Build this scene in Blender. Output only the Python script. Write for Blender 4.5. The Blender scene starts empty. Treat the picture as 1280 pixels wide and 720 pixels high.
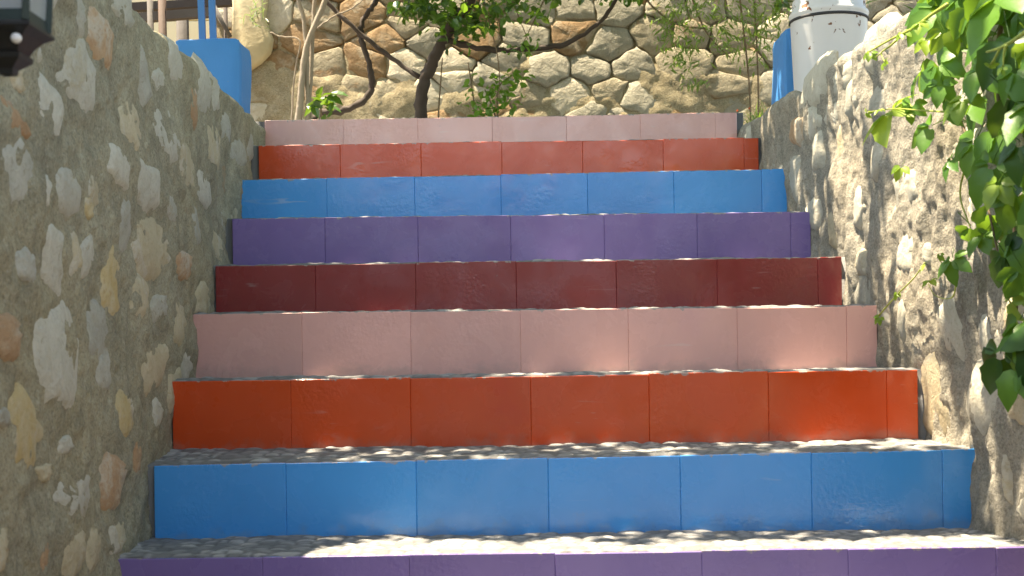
import bpy, math, random
import numpy as np
from mathutils import Vector, Matrix

# ------------------------------------------------------------------ camera, sky, sun, exposure
SC = bpy.context.scene
EYE = 1.55                     # eye height above the lower lane
FPX = 1600.0                   # focal length in pixels of a 1280 px wide picture
ROLL = 0.0145
HOR = 420.0                    # row of the horizon
cam_d = bpy.data.cameras.new("camera")
cam = bpy.data.objects.new("camera", cam_d)
SC.collection.objects.link(cam)
cam.location = (0, 0, EYE)
cam.rotation_euler = (math.radians(90), ROLL, 0)
cam_d.sensor_width = 36.0
cam_d.lens = 36.0 * FPX / 1280.0
cam_d.shift_y = (HOR - 360.0) / 1280.0
cam_d.clip_start = 0.05
cam_d.clip_end = 2000
cam_d.dof.use_dof = True
cam_d.dof.focus_distance = 4.3
cam_d.dof.aperture_fstop = 7.0
SC.camera = cam

TO_SUN = Vector((-0.32, 0.03, 0.95)).normalized()
world = bpy.data.worlds.new("World")
SC.world = world
world.use_nodes = True
wn = world.node_tree.nodes
bg = wn["Background"]
sky = wn.new("ShaderNodeTexSky")
sky.sky_type = 'NISHITA'
sky.sun_disc = False
sky.sun_elevation = math.asin(TO_SUN.z)
sky.sun_rotation = math.atan2(TO_SUN.x, TO_SUN.y)
world.node_tree.links.new(sky.outputs[0], bg.inputs[0])
bg.inputs[1].default_value = 0.15
sun_d = bpy.data.lights.new("sun", 'SUN')
sun_d.energy = 4.5
sun_d.angle = math.radians(0.53)
sun_d.color = (1.0, 0.955, 0.88)
sun = bpy.data.objects.new("sun", sun_d)
SC.collection.objects.link(sun)
sun.rotation_euler = TO_SUN.to_track_quat('Z', 'Y').to_euler()
sun.location = (-2, 0, 8)

SC.view_settings.view_transform = 'Standard'
SC.view_settings.look = 'None'
SC.view_settings.exposure = 2.12
SC.view_settings.use_white_balance = True
SC.view_settings.white_balance_temperature = 8200
SC.view_settings.white_balance_tint = 10
SC.view_settings.gamma = 1.0
SC.cycles.use_denoising = True
SC.cycles.max_bounces = 8
SC.cycles.diffuse_bounces = 5
SC.cycles.sample_clamp_indirect = 8.0

# ------------------------------------------------------------------ small helpers
RNG = random.Random(11)
COL = SC.collection
PI = math.pi


def P(px, py, Y):
    """pixel of the 1280x720 photograph at depth Y -> world point"""
    u, v = px - 640.0, HOR - py
    c, s = math.cos(ROLL), math.sin(ROLL)
    return Vector(((u * c + v * s) / FPX * Y, Y, EYE + (-u * s + v * c) / FPX * Y))


def _hash(i, j, k, seed):
    h = (i.astype(np.int64) * 374761393 + j.astype(np.int64) * 668265263 +
         k.astype(np.int64) * 2147483647 + seed * 974634571) & 0xFFFFFFFF
    h = ((h ^ (h >> 13)) * 1274126177) & 0xFFFFFFFF
    h = ((h ^ (h >> 16)) * 2246822519) & 0xFFFFFFFF
    return ((h ^ (h >> 15)) & 0xFFFFFF) / float(0xFFFFFF)


def vnoise(x, y, z, seed=0):
    """value noise in -1..1, arrays or floats"""
    x, y, z = np.broadcast_arrays(np.asarray(x, float), np.asarray(y, float), np.asarray(z, float))
    i, j, k = np.floor(x), np.floor(y), np.floor(z)
    f, g, h = x - i, y - j, z - k
    f, g, h = [t * t * t * (t * (t * 6 - 15) + 10) for t in (f, g, h)]
    r = 0
    for a in (0, 1):
        for b in (0, 1):
            for c in (0, 1):
                w = (f if a else 1 - f) * (g if b else 1 - g) * (h if c else 1 - h)
                r = r + w * _hash(i + a, j + b, k + c, seed)
    return r * 2 - 1


def fbm(x, y, z, octv=4, seed=0, gain=0.5):
    r, a, s, t = 0, 1.0, 1.0, 0.0
    for o in range(octv):
        r = r + a * vnoise(np.asarray(x) * s, np.asarray(y) * s, np.asarray(z) * s, seed + o * 17)
        t += a
        a *= gain
        s *= 2.03
    return r / t


def mesh_obj(name, verts, faces, mat=None, parent=None, smooth=False, origin=None):
    """verts in world space; origin shifts the object's own origin"""
    me = bpy.data.meshes.new(name)
    if origin is not None:
        ox, oy, oz = origin
        verts = [(v[0] - ox, v[1] - oy, v[2] - oz) for v in verts]
    me.from_pydata([tuple(v) for v in verts], [], faces)
    if smooth:
        me.polygons.foreach_set("use_smooth", [True] * len(me.polygons))
    if mat is not None:
        me.materials.append(mat)
    me.update()
    ob = bpy.data.objects.new(name, me)
    COL.objects.link(ob)
    if origin is not None:
        ob.location = origin
    if parent is not None:
        ob.parent = parent
        ob.matrix_parent_inverse = Matrix.Translation(parent.location).inverted() if parent.parent is None else \
            Matrix.Translation(parent.matrix_world_loc if hasattr(parent, 'matrix_world_loc') else parent.location).inverted()
    return ob


def grid_faces(nu, nv, flip=False):
    a = np.arange(nu * nv).reshape(nu, nv)
    q = np.stack([a[:-1, :-1], a[1:, :-1], a[1:, 1:], a[:-1, 1:]], -1).reshape(-1, 4)
    if flip:
        q = q[:, ::-1]
    return q


def np_mesh(name, verts, quads, mat=None, parent=None, smooth=True):
    me = bpy.data.meshes.new(name)
    n, m = len(verts), len(quads)
    me.vertices.add(n)
    me.vertices.foreach_set("co", np.asarray(verts, np.float32).ravel())
    me.loops.add(m * 4)
    me.loops.foreach_set("vertex_index", np.asarray(quads, np.int32).ravel())
    me.polygons.add(m)
    me.polygons.foreach_set("loop_start", np.arange(0, m * 4, 4, dtype=np.int32))
    me.polygons.foreach_set("loop_total", np.full(m, 4, np.int32))
    me.update(calc_edges=True)
    me.polygons.foreach_set("use_smooth", np.full(m, smooth, bool))
    if mat is not None:
        me.materials.append(mat)
    ob = bpy.data.objects.new(name, me)
    COL.objects.link(ob)
    if parent is not None:
        ob.parent = parent
        ob.matrix_parent_inverse = Matrix.Translation(parent.location).inverted()
    return ob


def tag(o, label, cat, group=None, kind=None):
    o["label"] = label
    o["category"] = cat
    if group:
        o["group"] = group
    if kind:
        o["kind"] = kind
    return o


def empty(name, loc=(0, 0, 0)):
    e = bpy.data.objects.new(name, None)
    COL.objects.link(e)
    e.location = loc
    e.empty_display_size = 0.1
    return e


class MB:
    """collects primitives into one mesh"""

    def __init__(s):
        s.v, s.f = [], []

    def box(s, lo, hi, bev=0.0):
        (x0, y0, z0), (x1, y1, z1) = lo, hi
        b = len(s.v)
        if bev <= 0:
            s.v += [(x, y, z) for x in (x0, x1) for y in (y0, y1) for z in (z0, z1)]
            for q in ((0, 1, 3, 2), (4, 6, 7, 5), (0, 4, 5, 1), (2, 3, 7, 6), (0, 2, 6, 4), (1, 5, 7, 3)):
                s.f.append([b + i for i in q])
            return s
        # bevelled box: 24 verts
        idx = {}
        for sx in (0, 1):
            for sy in (0, 1):
                for sz in (0, 1):
                    c = [(x0, x1)[sx], (y0, y1)[sy], (z0, z1)[sz]]
                    d = [(1, -1)[sx], (1, -1)[sy], (1, -1)[sz]]
                    for ax in range(3):
                        p = [c[i] + (0 if i == ax else d[i] * bev) for i in range(3)]
                        idx[(sx, sy, sz, ax)] = len(s.v)
                        s.v.append(tuple(p))
        B = (0, 1)
        for ax in range(3):
            o = [i for i in range(3) if i != ax]
            for side in B:
                ring = []
                for (p, q) in ((0, 0), (1, 0), (1, 1), (0, 1)):
                    k = [0, 0, 0]
                    k[ax] = side
                    k[o[0]] = p
                    k[o[1]] = q
                    ring.append(idx[(*k, ax)])
                s.f.append(ring)
        for ax in range(3):          # edges along ax
            o = [i for i in range(3) if i != ax]
            for p in B:
                for q in B:
                    k0, k1 = [0] * 3, [0] * 3
                    k0[ax], k1[ax] = 0, 1
                    for k in (k0, k1):
                        k[o[0]] = p
                        k[o[1]] = q
                    s.f.append([idx[(*k0, o[0])], idx[(*k1, o[0])], idx[(*k1, o[1])], idx[(*k0, o[1])]])
        for sx in B:
            for sy in B:
                for sz in B:
                    s.f.append([idx[(sx, sy, sz, a)] for a in range(3)])
        return s

    def tube(s, pts, rad, n=8, cap=True, lump=0.0, seed=0):
        pts = [Vector(p) for p in pts]
        if not isinstance(rad, (list, tuple)):
            rad = [rad] * len(pts)
        b = len(s.v)
        ref = Vector((0.3, 0.9, 0.2)).normalized()
        r = random.Random(seed)
        for i, p in enumerate(pts):
            t = (pts[min(i + 1, len(pts) - 1)] - pts[max(i - 1, 0)])
            t = t.normalized() if t.length > 1e-9 else Vector((0, 0, 1))
            x = t.cross(ref)
            if x.length < 1e-3:
                x = t.cross(Vector((1, 0, 0)))
            x.normalize()
            y = t.cross(x)
            for k in range(n):
                a = 2 * PI * k / n
                rr = rad[i] * (1 + lump * (r.random() - .5))
                s.v.append(tuple(p + x * math.cos(a) * rr + y * math.sin(a) * rr))
        for i in range(len(pts) - 1):
            for k in range(n):
                k2 = (k + 1) % n
                s.f.append([b + i * n + k, b + i * n + k2, b + (i + 1) * n + k2, b + (i + 1) * n + k])
        if cap:
            s.f.append([b + k for k in range(n)][::-1])
            s.f.append([b + (len(pts) - 1) * n + k for k in range(n)])
        return s

    def lathe(s, c, prof, n=40, a0=0.0):
        b = len(s.v)
        for (r, z) in prof:
            for k in range(n):
                a = a0 + 2 * PI * k / n
                s.v.append((c[0] + r * math.cos(a), c[1] + r * math.sin(a), c[2] + z))
        for i in range(len(prof) - 1):
            for k in range(n):
                k2 = (k + 1) % n
                s.f.append([b + i * n + k, b + i * n + k2, b + (i + 1) * n + k2, b + (i + 1) * n + k])
        return s

    def build(s, name, mat, parent=None, smooth=False, rot=None, at=None):
        v = s.v
        if rot is not None:
            v = [rot @ Vector(p) for p in v]
        if at is not None:
            v = [Vector(p) + Vector(at) for p in v]
        return mesh_obj(name, v, s.f, mat, parent, smooth)


def spline(pts, n=6):
    """Catmull-Rom through pts"""
    pts = [Vector(p) for p in pts]
    q = [pts[0] * 2 - pts[1]] + pts + [pts[-1] * 2 - pts[-2]]
    out = []
    for i in range(1, len(q) - 2):
        for k in range(n):
            t = k / n
            a, b, c, d = q[i - 1], q[i], q[i + 1], q[i + 2]
            out.append(0.5 * ((2 * b) + (c - a) * t + (2 * a - 5 * b + 4 * c - d) * t * t + (3 * b - a - 3 * c + d) * t ** 3))
    out.append(pts[-1])
    return out


def wob(q, a, seed):
    r = random.Random(seed)
    return [p + Vector((r.uniform(-a, a), r.uniform(-a, a), r.uniform(-a, a))) for p in q]


def taper(r0, r1, n):
    return [r0 + (r1 - r0) * i / (n - 1) for i in range(n)]


# ------------------------------------------------------------------ materials
class NT:
    def __init__(s, name):
        s.m = bpy.data.materials.new(name)
        s.m.use_nodes = True
        s.t = s.m.node_tree
        s.b = s.t.nodes["Principled BSDF"]
        s.out = s.t.nodes["Material Output"]
        s.tc = s.n("ShaderNodeTexCoord")
        s.geo = s.n("ShaderNodeNewGeometry")

    def n(s, k, **kw):
        nd = s.t.nodes.new(k)
        for a, v in kw.items():
            setattr(nd, a, v)
        return nd

    def link(s, a, b):
        s.t.links.new(a, b)

    def pos(s, scale=(1, 1, 1), obj=False):
        mp = s.n("ShaderNodeMapping")
        s.link(s.tc.outputs["Object"] if obj else s.geo.outputs["Position"], mp.inputs["Vector"])
        mp.inputs["Scale"].default_value = scale
        return mp.outputs[0]

    def noise(s, scale, detail=4, rough=0.55, vec=None, dist=0.0):
        nd = s.n("ShaderNodeTexNoise")
        nd.inputs["Scale"].default_value = scale
        nd.inputs["Detail"].default_value = detail
        nd.inputs["Roughness"].default_value = rough
        nd.inputs["Distortion"].default_value = dist
        s.link(vec if vec is not None else s.geo.outputs["Position"], nd.inputs["Vector"])
        return nd.outputs["Fac"]

    def voro(s, scale, vec=None, feature='F1', out="Distance"):
        nd = s.n("ShaderNodeTexVoronoi", feature=feature)
        nd.inputs["Scale"].default_value = scale
        s.link(vec if vec is not None else s.geo.outputs["Position"], nd.inputs["Vector"])
        return nd.outputs[out]

    def ramp(s, fac, stops):
        r = s.n("ShaderNodeValToRGB")
        e = r.color_ramp.elements
        while len(e) < len(stops):
            e.new(0.5)
        for el, (p, c) in zip(e, stops):
            el.position = p
            el.color = (c, c, c, 1) if isinstance(c, (int, float)) else (*c, 1)
        s.link(fac, r.inputs[0])
        return r.outputs[0]

    def mix(s, fac, a, b, mode='MIX'):
        m = s.n("ShaderNodeMix", data_type='RGBA', blend_type=mode)
        for sock, v in ((m.inputs[0], fac), (m.inputs[6], a), (m.inputs[7], b)):
            if isinstance(v, (int, float)):
                sock.default_value = v if sock == m.inputs[0] else (v, v, v, 1)
            elif isinstance(v, tuple):
                sock.default_value = (*v, 1)
            else:
                s.link(v, sock)
        return m.outputs[2]

    def math(s, op, a, b=None):
        m = s.n("ShaderNodeMath", operation=op)
        for i, v in enumerate((a, b)):
            if v is None:
                continue
            if isinstance(v, (int, float)):
                m.inputs[i].default_value = v
            else:
                s.link(v, m.inputs[i])
        return m.outputs[0]

    def bump(s, h, strength=0.5, dist=0.01, prev=None):
        b = s.n("ShaderNodeBump")
        b.inputs["Strength"].default_value = strength
        b.inputs["Distance"].default_value = dist
        s.link(h, b.inputs["Height"])
        if prev is not None:
            s.link(prev, b.inputs["Normal"])
        s.link(b.outputs[0], s.b.inputs["Normal"])
        return b.outputs[0]

    def objrand(s):
        return s.n("ShaderNodeObjectInfo").outputs["Random"]

    def set(s, col=None, rough=None, spec=None, metal=None):
        for k, v in (("Base Color", col), ("Roughness", rough), ("Specular IOR Level", spec), ("Metallic", metal)):
            if v is None:
                continue
            if isinstance(v, tuple):
                s.b.inputs[k].default_value = (*v, 1)
            elif isinstance(v, (int, float)):
                s.b.inputs[k].default_value = v
            else:
                s.link(v, s.b.inputs[k])
        return s.m


def mat_plain(name, col, rough=0.6, metal=0.0, var=0.12, bump=0.15, bscale=60):
    n = NT(name)
    f = n.noise(9, 5)
    c = n.mix(f, tuple(x * (1 - var) for x in col), tuple(min(1, x * (1 + var)) for x in col))
    if bump:
        n.bump(n.noise(bscale, 4), bump, 0.004)
    return n.set(c, rough, metal=metal)


def mat_paint(name, col, dirt=(0.25, 0.2, 0.17), rough=0.27):
    """thick gloss paint brushed over floor tiles"""
    n = NT(name)
    rnd = n.objrand()
    big = n.noise(5, 3)
    tone = n.math('ADD', n.math('MULTIPLY', rnd, 0.5), n.math('MULTIPLY', big, 0.5))
    c = n.mix(tone, tuple(x * 0.86 for x in col), tuple(min(1, x * 1.14) for x in col))
    # vertical brush marks
    br = n.noise(1, 4, 0.6, n.pos((60, 60, 4)))
    c = n.mix(n.math('MULTIPLY', br, 0.16), c, tuple(min(1, x * 1.25 + 0.02) for x in col))
    # small chips and scuffs, mostly few
    sp = n.ramp(n.noise(70, 3, 0.6), [(0.70, 0.0), (0.76, 1.0)])
    area = n.ramp(n.noise(3.1, 2), [(0.50, 0.0), (0.68, 1.0)])
    c = n.mix(n.math('MULTIPLY', n.math('MULTIPLY', sp, area), 0.55), c, dirt)
    # faint scuffs
    sc = n.ramp(n.noise(1, 2, 0.4, n.pos((6, 6, 55)), 1.2), [(0.69, 0.0), (0.73, 1.0)])
    c = n.mix(n.math('MULTIPLY', n.math('MULTIPLY', sc, area), 0.22), c, (0.75, 0.7, 0.66))
    # grime splashed up from the tread, paint knocked off the top arris
    tz_ = n.n("ShaderNodeSeparateXYZ")
    n.link(n.tc.outputs["Object"], tz_.inputs[0])
    gz = n.math('ADD', n.math('MULTIPLY', tz_.outputs[2], 14.0), n.math('MULTIPLY', n.noise(13, 5, 0.65), 2.4))
    c = n.mix(n.ramp(n.math('ADD', gz, 0.55), [(0.30, 0.24), (0.70, 0.0)]), c, (0.26, 0.23, 0.19))
    ch = n.math('ADD', n.math('MULTIPLY', tz_.outputs[2], 30.0), n.math('MULTIPLY', n.noise(40, 4, 0.6), 1.6))
    c = n.mix(n.ramp(n.math('ADD', ch, -3.0), [(0.55, 0.0), (0.62, 0.8)]), c, (0.36, 0.33, 0.29))
    peel = n.noise(95, 2, 0.5)
    wav = n.noise(14, 2)
    ar2 = n.ramp(n.noise(4.3, 2), [(0.48, 0.02), (0.72, 0.9)])
    b1 = n.bump(n.math('MULTIPLY', peel, ar2), 0.5, 0.003)
    b2 = n.bump(wav, 0.04, 0.012, b1)
    n.link(b2, n.b.inputs['Coat Normal'])
    r = n.math('ADD', n.math('MULTIPLY', n.noise(8, 4), 0.22), rough - 0.11)
    n.b.inputs["Coat Weight"].default_value = 1.0
    n.b.inputs["Coat IOR"].default_value = 1.5
    n.link(n.ramp(n.noise(6, 4, 0.6, None, 0.6), [(0.35, 0.07), (0.65, 0.34)]), n.b.inputs["Coat Roughness"])
    return n.set(c, r, 0.3)


def mat_mortar(name, a, b, dark, warm):
    n = NT(name)
    f = n.noise(3.2, 6, 0.65)
    c = n.mix(n.ramp(f, [(0.32, 0.0), (0.68, 1.0)]), a, b)
    w = n.ramp(n.noise(1.4, 4, 0.6), [(0.45, 0.0), (0.75, 1.0)])
    c = n.mix(n.math('MULTIPLY', w, 0.65), c, warm)
    bl = n.noise(11, 5, 0.65, None, 0.8)
    c = n.mix(n.ramp(bl, [(0.30, 0.55), (0.52, 0.0)]), c, tuple(x * 0.55 for x in a))
    c = n.mix(n.ramp(bl, [(0.55, 0.0), (0.75, 0.6)]), c, tuple(min(1, x * 1.35) for x in b))
    g = n.noise(150, 3, 0.7)
    c = n.mix(n.ramp(g, [(0.36, 0.5), (0.5, 0.0)]), c, dark)
    c = n.mix(n.ramp(g, [(0.56, 0.0), (0.7, 0.5)]), c, (0.5, 0.47, 0.4))
    pit = n.ramp(n.noise(34, 4, 0.7), [(0.28, 1.0), (0.38, 0.0)])
    c = n.mix(n.math('MULTIPLY', pit, 0.5), c, dark)
    b1 = n.bump(n.noise(42, 5, 0.7), 0.55, 0.015)
    n.bump(g, 0.6, 0.004, b1)
    return n.set(c, 0.92, 0.2)


def mat_stone(name, a, b, vein, bump=0.5, patch=None, patch_amt=0.0):
    n = NT(name)
    rnd = n.objrand()
    off = n.n("ShaderNodeVectorMath", operation='ADD')
    n.link(n.geo.outputs["Position"], off.inputs[0])
    cmb = n.n("ShaderNodeCombineXYZ")
    n.link(n.math('MULTIPLY', rnd, 13.0), cmb.inputs[0])
    n.link(n.math('MULTIPLY', rnd, 7.0), cmb.inputs[2])
    n.link(cmb.outputs[0], off.inputs[1])
    v = off.outputs[0]
    c = n.mix(n.ramp(n.noise(14, 6, 0.62, v, 0.6), [(0.3, 0.0), (0.7, 1.0)]), a, b)
    c = n.mix(n.math('MULTIPLY', rnd, 0.35), c, tuple(x * 0.62 for x in a))
    if patch is not None:
        p = n.ramp(n.noise(5.5, 5, 0.65, v, 0.8), [(0.62 - patch_amt, 0.0), (0.72 - patch_amt, 1.0)])
        c = n.mix(n.math('MULTIPLY', p, 0.8), c, patch)
    ve = n.ramp(n.noise(26, 5, 0.7, v, 1.5), [(0.35, 0.8), (0.43, 0.0)])
    c = n.mix(n.math('MULTIPLY', ve, 0.6), c, vein)
    fine = n.noise(110, 4, 0.7, v)
    c = n.mix(n.ramp(fine, [(0.3, 0.35), (0.5, 0.0)]), c, tuple(x * 0.5 for x in a))
    b1 = n.bump(n.noise(22, 6, 0.7, v, 0.8), bump, 0.02)
    n.bump(fine, 0.35, 0.004, b1)
    return n.set(c, 0.85, 0.25)


def mat_leaf(name, a, b, trans=0.35, rough=0.38):
    n = NT(name)
    rnd = n.objrand()
    isl = n.geo.outputs["Random Per Island"]
    t = n.math('FRACT', n.math('ADD', isl, rnd))
    c = n.mix(t, a, b)
    c = n.mix(n.math('MULTIPLY', n.noise(30, 3), 0.35), c, tuple(x * 0.55 for x in a))
    n.bump(n.noise(70, 3), 0.2, 0.004)
    n.set(c, rough, 0.5)
    tr = n.n("ShaderNodeBsdfTranslucent")
    tc = n.mix(0.5, c, (0.30, 0.48, 0.03))
    n.link(tc, tr.inputs[0])
    mx = n.n("ShaderNodeMixShader")
    mx.inputs[0].default_value = trans
    n.link(n.b.outputs[0], mx.inputs[1])
    n.link(tr.outputs[0], mx.inputs[2])
    n.link(mx.outputs[0], n.out.inputs[0])
    return n.m


PAINT = {
    'blue': mat_paint('paint_blue', (0.027, 0.295, 0.70)),
    'orange': mat_paint('paint_orange', (0.62, 0.064, 0.010)),
    'pink': mat_paint('paint_pink', (0.74, 0.40, 0.35)),
    'purple': mat_paint('paint_purple', (0.20, 0.135, 0.36)),
    'maroon': mat_paint('paint_maroon', (0.26, 0.030, 0.032)),
}
M_MORT_L = mat_mortar('mortar_warm', (0.285, 0.255, 0.175), (0.40, 0.36, 0.25), (0.105, 0.092, 0.064), (0.41, 0.335, 0.195))
M_MORT_R = mat_mortar('mortar_grey', (0.26, 0.24, 0.195), (0.36, 0.33, 0.265), (0.095, 0.085, 0.068), (0.38, 0.315, 0.22))
M_MORT_B = mat_mortar('mortar_back', (0.27, 0.225, 0.14), (0.38, 0.325, 0.21), (0.10, 0.08, 0.05), (0.34, 0.24, 0.12))
STONE = {
    'white': mat_stone('stone_white', (0.49, 0.455, 0.36), (0.62, 0.585, 0.48), (0.33, 0.27, 0.18), 0.45, (0.46, 0.39, 0.26), 0.04),
    'grey': mat_stone('stone_grey', (0.40, 0.375, 0.30), (0.51, 0.485, 0.40), (0.25, 0.22, 0.16), 0.45, (0.44, 0.36, 0.23), 0.02),
    'tan': mat_stone('stone_tan', (0.49, 0.405, 0.26), (0.60, 0.52, 0.36), (0.36, 0.24, 0.12), 0.45, (0.53, 0.49, 0.40), 0.08),
    'yellow': mat_stone('stone_yellow', (0.55, 0.40, 0.17), (0.60, 0.52, 0.35), (0.42, 0.25, 0.09), 0.45, (0.54, 0.50, 0.42), 0.10),
    'orange': mat_stone('stone_orange', (0.46, 0.27, 0.14), (0.54, 0.39, 0.25), (0.32, 0.16, 0.07), 0.5, (0.53, 0.47, 0.37), 0.12),
    'brown': mat_stone('stone_brown', (0.33, 0.235, 0.135), (0.43, 0.33, 0.215), (0.2, 0.13, 0.07), 0.5),
}
BSTONE = {
    'olive': mat_stone('rubble_olive', (0.28, 0.24, 0.16), (0.41, 0.36, 0.255), (0.15, 0.11, 0.065), 0.8, (0.28, 0.165, 0.075), 0.07),
    'grey': mat_stone('rubble_grey', (0.30, 0.275, 0.205), (0.42, 0.39, 0.305), (0.17, 0.14, 0.095), 0.8, (0.29, 0.21, 0.11), 0.02),
    'rust': mat_stone('rubble_rust', (0.25, 0.15, 0.07), (0.36, 0.25, 0.14), (0.13, 0.075, 0.035), 0.8, (0.37, 0.31, 0.22), 0.11),
    'pale': mat_stone('rubble_pale', (0.50, 0.44, 0.32), (0.64, 0.58, 0.45), (0.34, 0.26, 0.15), 0.7, (0.42, 0.30, 0.16), 0.0),
}
M_LEAF_DK = mat_leaf('leaf_dark', (0.020, 0.075, 0.014), (0.05, 0.14, 0.02), 0.30)
M_LEAF_CR = mat_leaf('leaf_creeper', (0.07, 0.20, 0.03), (0.15, 0.33, 0.04), 0.44)
M_LEAF_YG = mat_leaf('leaf_young', (0.20, 0.34, 0.04), (0.30, 0.42, 0.05), 0.42)
M_LEAF_FINE = mat_leaf('leaf_fine', (0.10, 0.22, 0.045), (0.30, 0.38, 0.12), 0.42)
M_BARK_DK = mat_plain('bark_dark', (0.062, 0.045, 0.034), 0.9, 0, 0.45, 0.8, 50)
M_BARK_GR = mat_plain('bark_grey', (0.30, 0.25, 0.19), 0.85, 0, 0.3, 0.5, 45)
M_TWIG = mat_plain('twig', (0.17, 0.12, 0.07), 0.85, 0, 0.3, 0.3, 60)
M_STEM_YG = mat_plain('stem_young', (0.33, 0.38, 0.06), 0.5, 0, 0.2, 0.0)
M_CONC = mat_plain('concrete', (0.30, 0.28, 0.24), 0.95, 0, 0.25, 0.6, 40)
M_SOIL = mat_plain('soil', (0.14, 0.10, 0.065), 0.98, 0, 0.4, 0.9, 30)

# pebble-and-cement treads: each pebble keeps its own shade in a mesh attribute
_n = NT('pebble_tread')
_at = _n.n("ShaderNodeAttribute", attribute_name="pebble")
_c = _n.ramp(_at.outputs["Fac"], [(0.0, (0.055, 0.055, 0.055)), (0.25, (0.13, 0.13, 0.13)), (0.6, (0.22, 0.22, 0.22)), (1.0, (0.40, 0.39, 0.37))])
_c = _n.mix(_n.math('MULTIPLY', _n.noise(5, 5, 0.6), 0.4), _c, (0.24, 0.23, 0.20))
_n.bump(_n.noise(130, 3, 0.7), 0.5, 0.004)
M_TREAD = _n.set(_c, 0.8, 0.3)

# ------------------------------------------------------------------ stairs
# colour, depth, left x, right x, top y (left, right), foot y (left, right), joints
ROWS = [
    ('purple', 183.0, 145, 1296, 698, 684, None, None, (328, 511, 694, 877, 1060, 1245)),
    ('blue', 164.2, 192, 1220, 583, 562, 672, 660, (357, 520, 685, 850, 1014, 1178)),
    ('orange', 149.0, 215, 1147, 477, 462, 562, 549, (363, 513, 663, 811, 960, 1108)),
    ('pink', 136.2, 241, 1096, 393, 382, 473, 460, (377, 513, 650, 785, 921, 1058)),
    ('maroon', 125.5, 269, 1052, 332, 321.5, 389, 381, (394, 519, 645, 770, 896, 1022)),
    ('purple', 116.4, 290, 1013, 273, 265.5, 328, 321, (406, 522, 638, 755, 871, 988)),
    ('blue', 108.7, 301, 985, 225, 211, 270, 266, (408, 518, 626, 734, 842, 952)),
    ('orange', 101.0, 323, 948, 182, 172, 222, 211, (425, 526, 627, 728, 829, 930)),
    ('pink', 92.8, 331, 921, 151, 140.5, 180, 171, (429, 522, 615, 708, 800, 894)),
]
TILE = 0.33
STEPS = []
for (colr, s, xl, xr, ytl, ytr, ybl, ybr, js) in ROWS:
    Y = FPX * TILE / s
    a, b = P(xl, ytl, Y), P(xr, ytr, Y)
    joints = [P(j, ytl + (ytr - ytl) * (j - xl) / (xr - xl), Y).x for j in js]
    fa = P(xl, ybl, Y).z if ybl else None
    fb = P(xr, ybr, Y).z if ybr else None
    STEPS.append(dict(col=colr, Y=Y, x0=a.x, x1=b.x, z0=a.z, z1=b.z, j=joints, f0=fa, f1=fb))
# five more steps below the picture, down to the lane
low = []
b0 = STEPS[0]
for k, colr in enumerate(('maroon', 'pink', 'orange', 'blue', 'purple'), 1):
    dz = b0['z0'] / 6.0 * k
    d = dict(col=colr, Y=b0['Y'] - 0.33 * k, x0=b0['x0'] + 0.022 * k, x1=b0['x1'] + 0.022 * k,
             z0=b0['z0'] - dz, z1=b0['z1'] - dz, f0=None, f1=None)
    d['j'] = [d['x0'] + TILE * (i + 1) for i in range(6)]
    low.append(d)
STEPS = low[::-1] + STEPS
NLOW = len(low)
# wall lines fitted to the ends of the treads
_Y = np.array([s['Y'] for s in STEPS[NLOW:]])
LW = np.polyfit(_Y, [s['x0'] for s in STEPS[NLOW:]], 1)
RW = np.polyfit(_Y[1:], [s['x1'] for s in STEPS[NLOW + 1:]], 1)


def xwall(side, Y):
    k = LW if side > 0 else RW
    return k[0] * Y + k[1] - side * 0.005


stairs = empty('staircase', (0, STEPS[0]['Y'], 0))
tag(stairs, 'flight of steps with glossy multicoloured tiled risers climbing between two stone walls', 'stairs')


def worley(x, y, seed):
    i0, j0 = np.floor(x), np.floor(y)
    best = np.full(x.shape, 9.0)
    sec = np.full(x.shape, 9.0)
    cid = np.zeros(x.shape)
    z = np.zeros_like(i0)
    for di in (-1, 0, 1):
        for dj in (-1, 0, 1):
            i, j = i0 + di, j0 + dj
            px = i + 0.15 + 0.7 * _hash(i, j, z, seed)
            py = j + 0.15 + 0.7 * _hash(i, j, z, seed + 5)
            d = np.hypot(x - px, y - py)
            c = _hash(i, j, z, seed + 9)
            nb = d < best
            sec = np.where(nb, best, np.minimum(sec, d))
            cid = np.where(nb, c, cid)
            best = np.where(nb, d, best)
    return best, sec, cid


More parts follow.
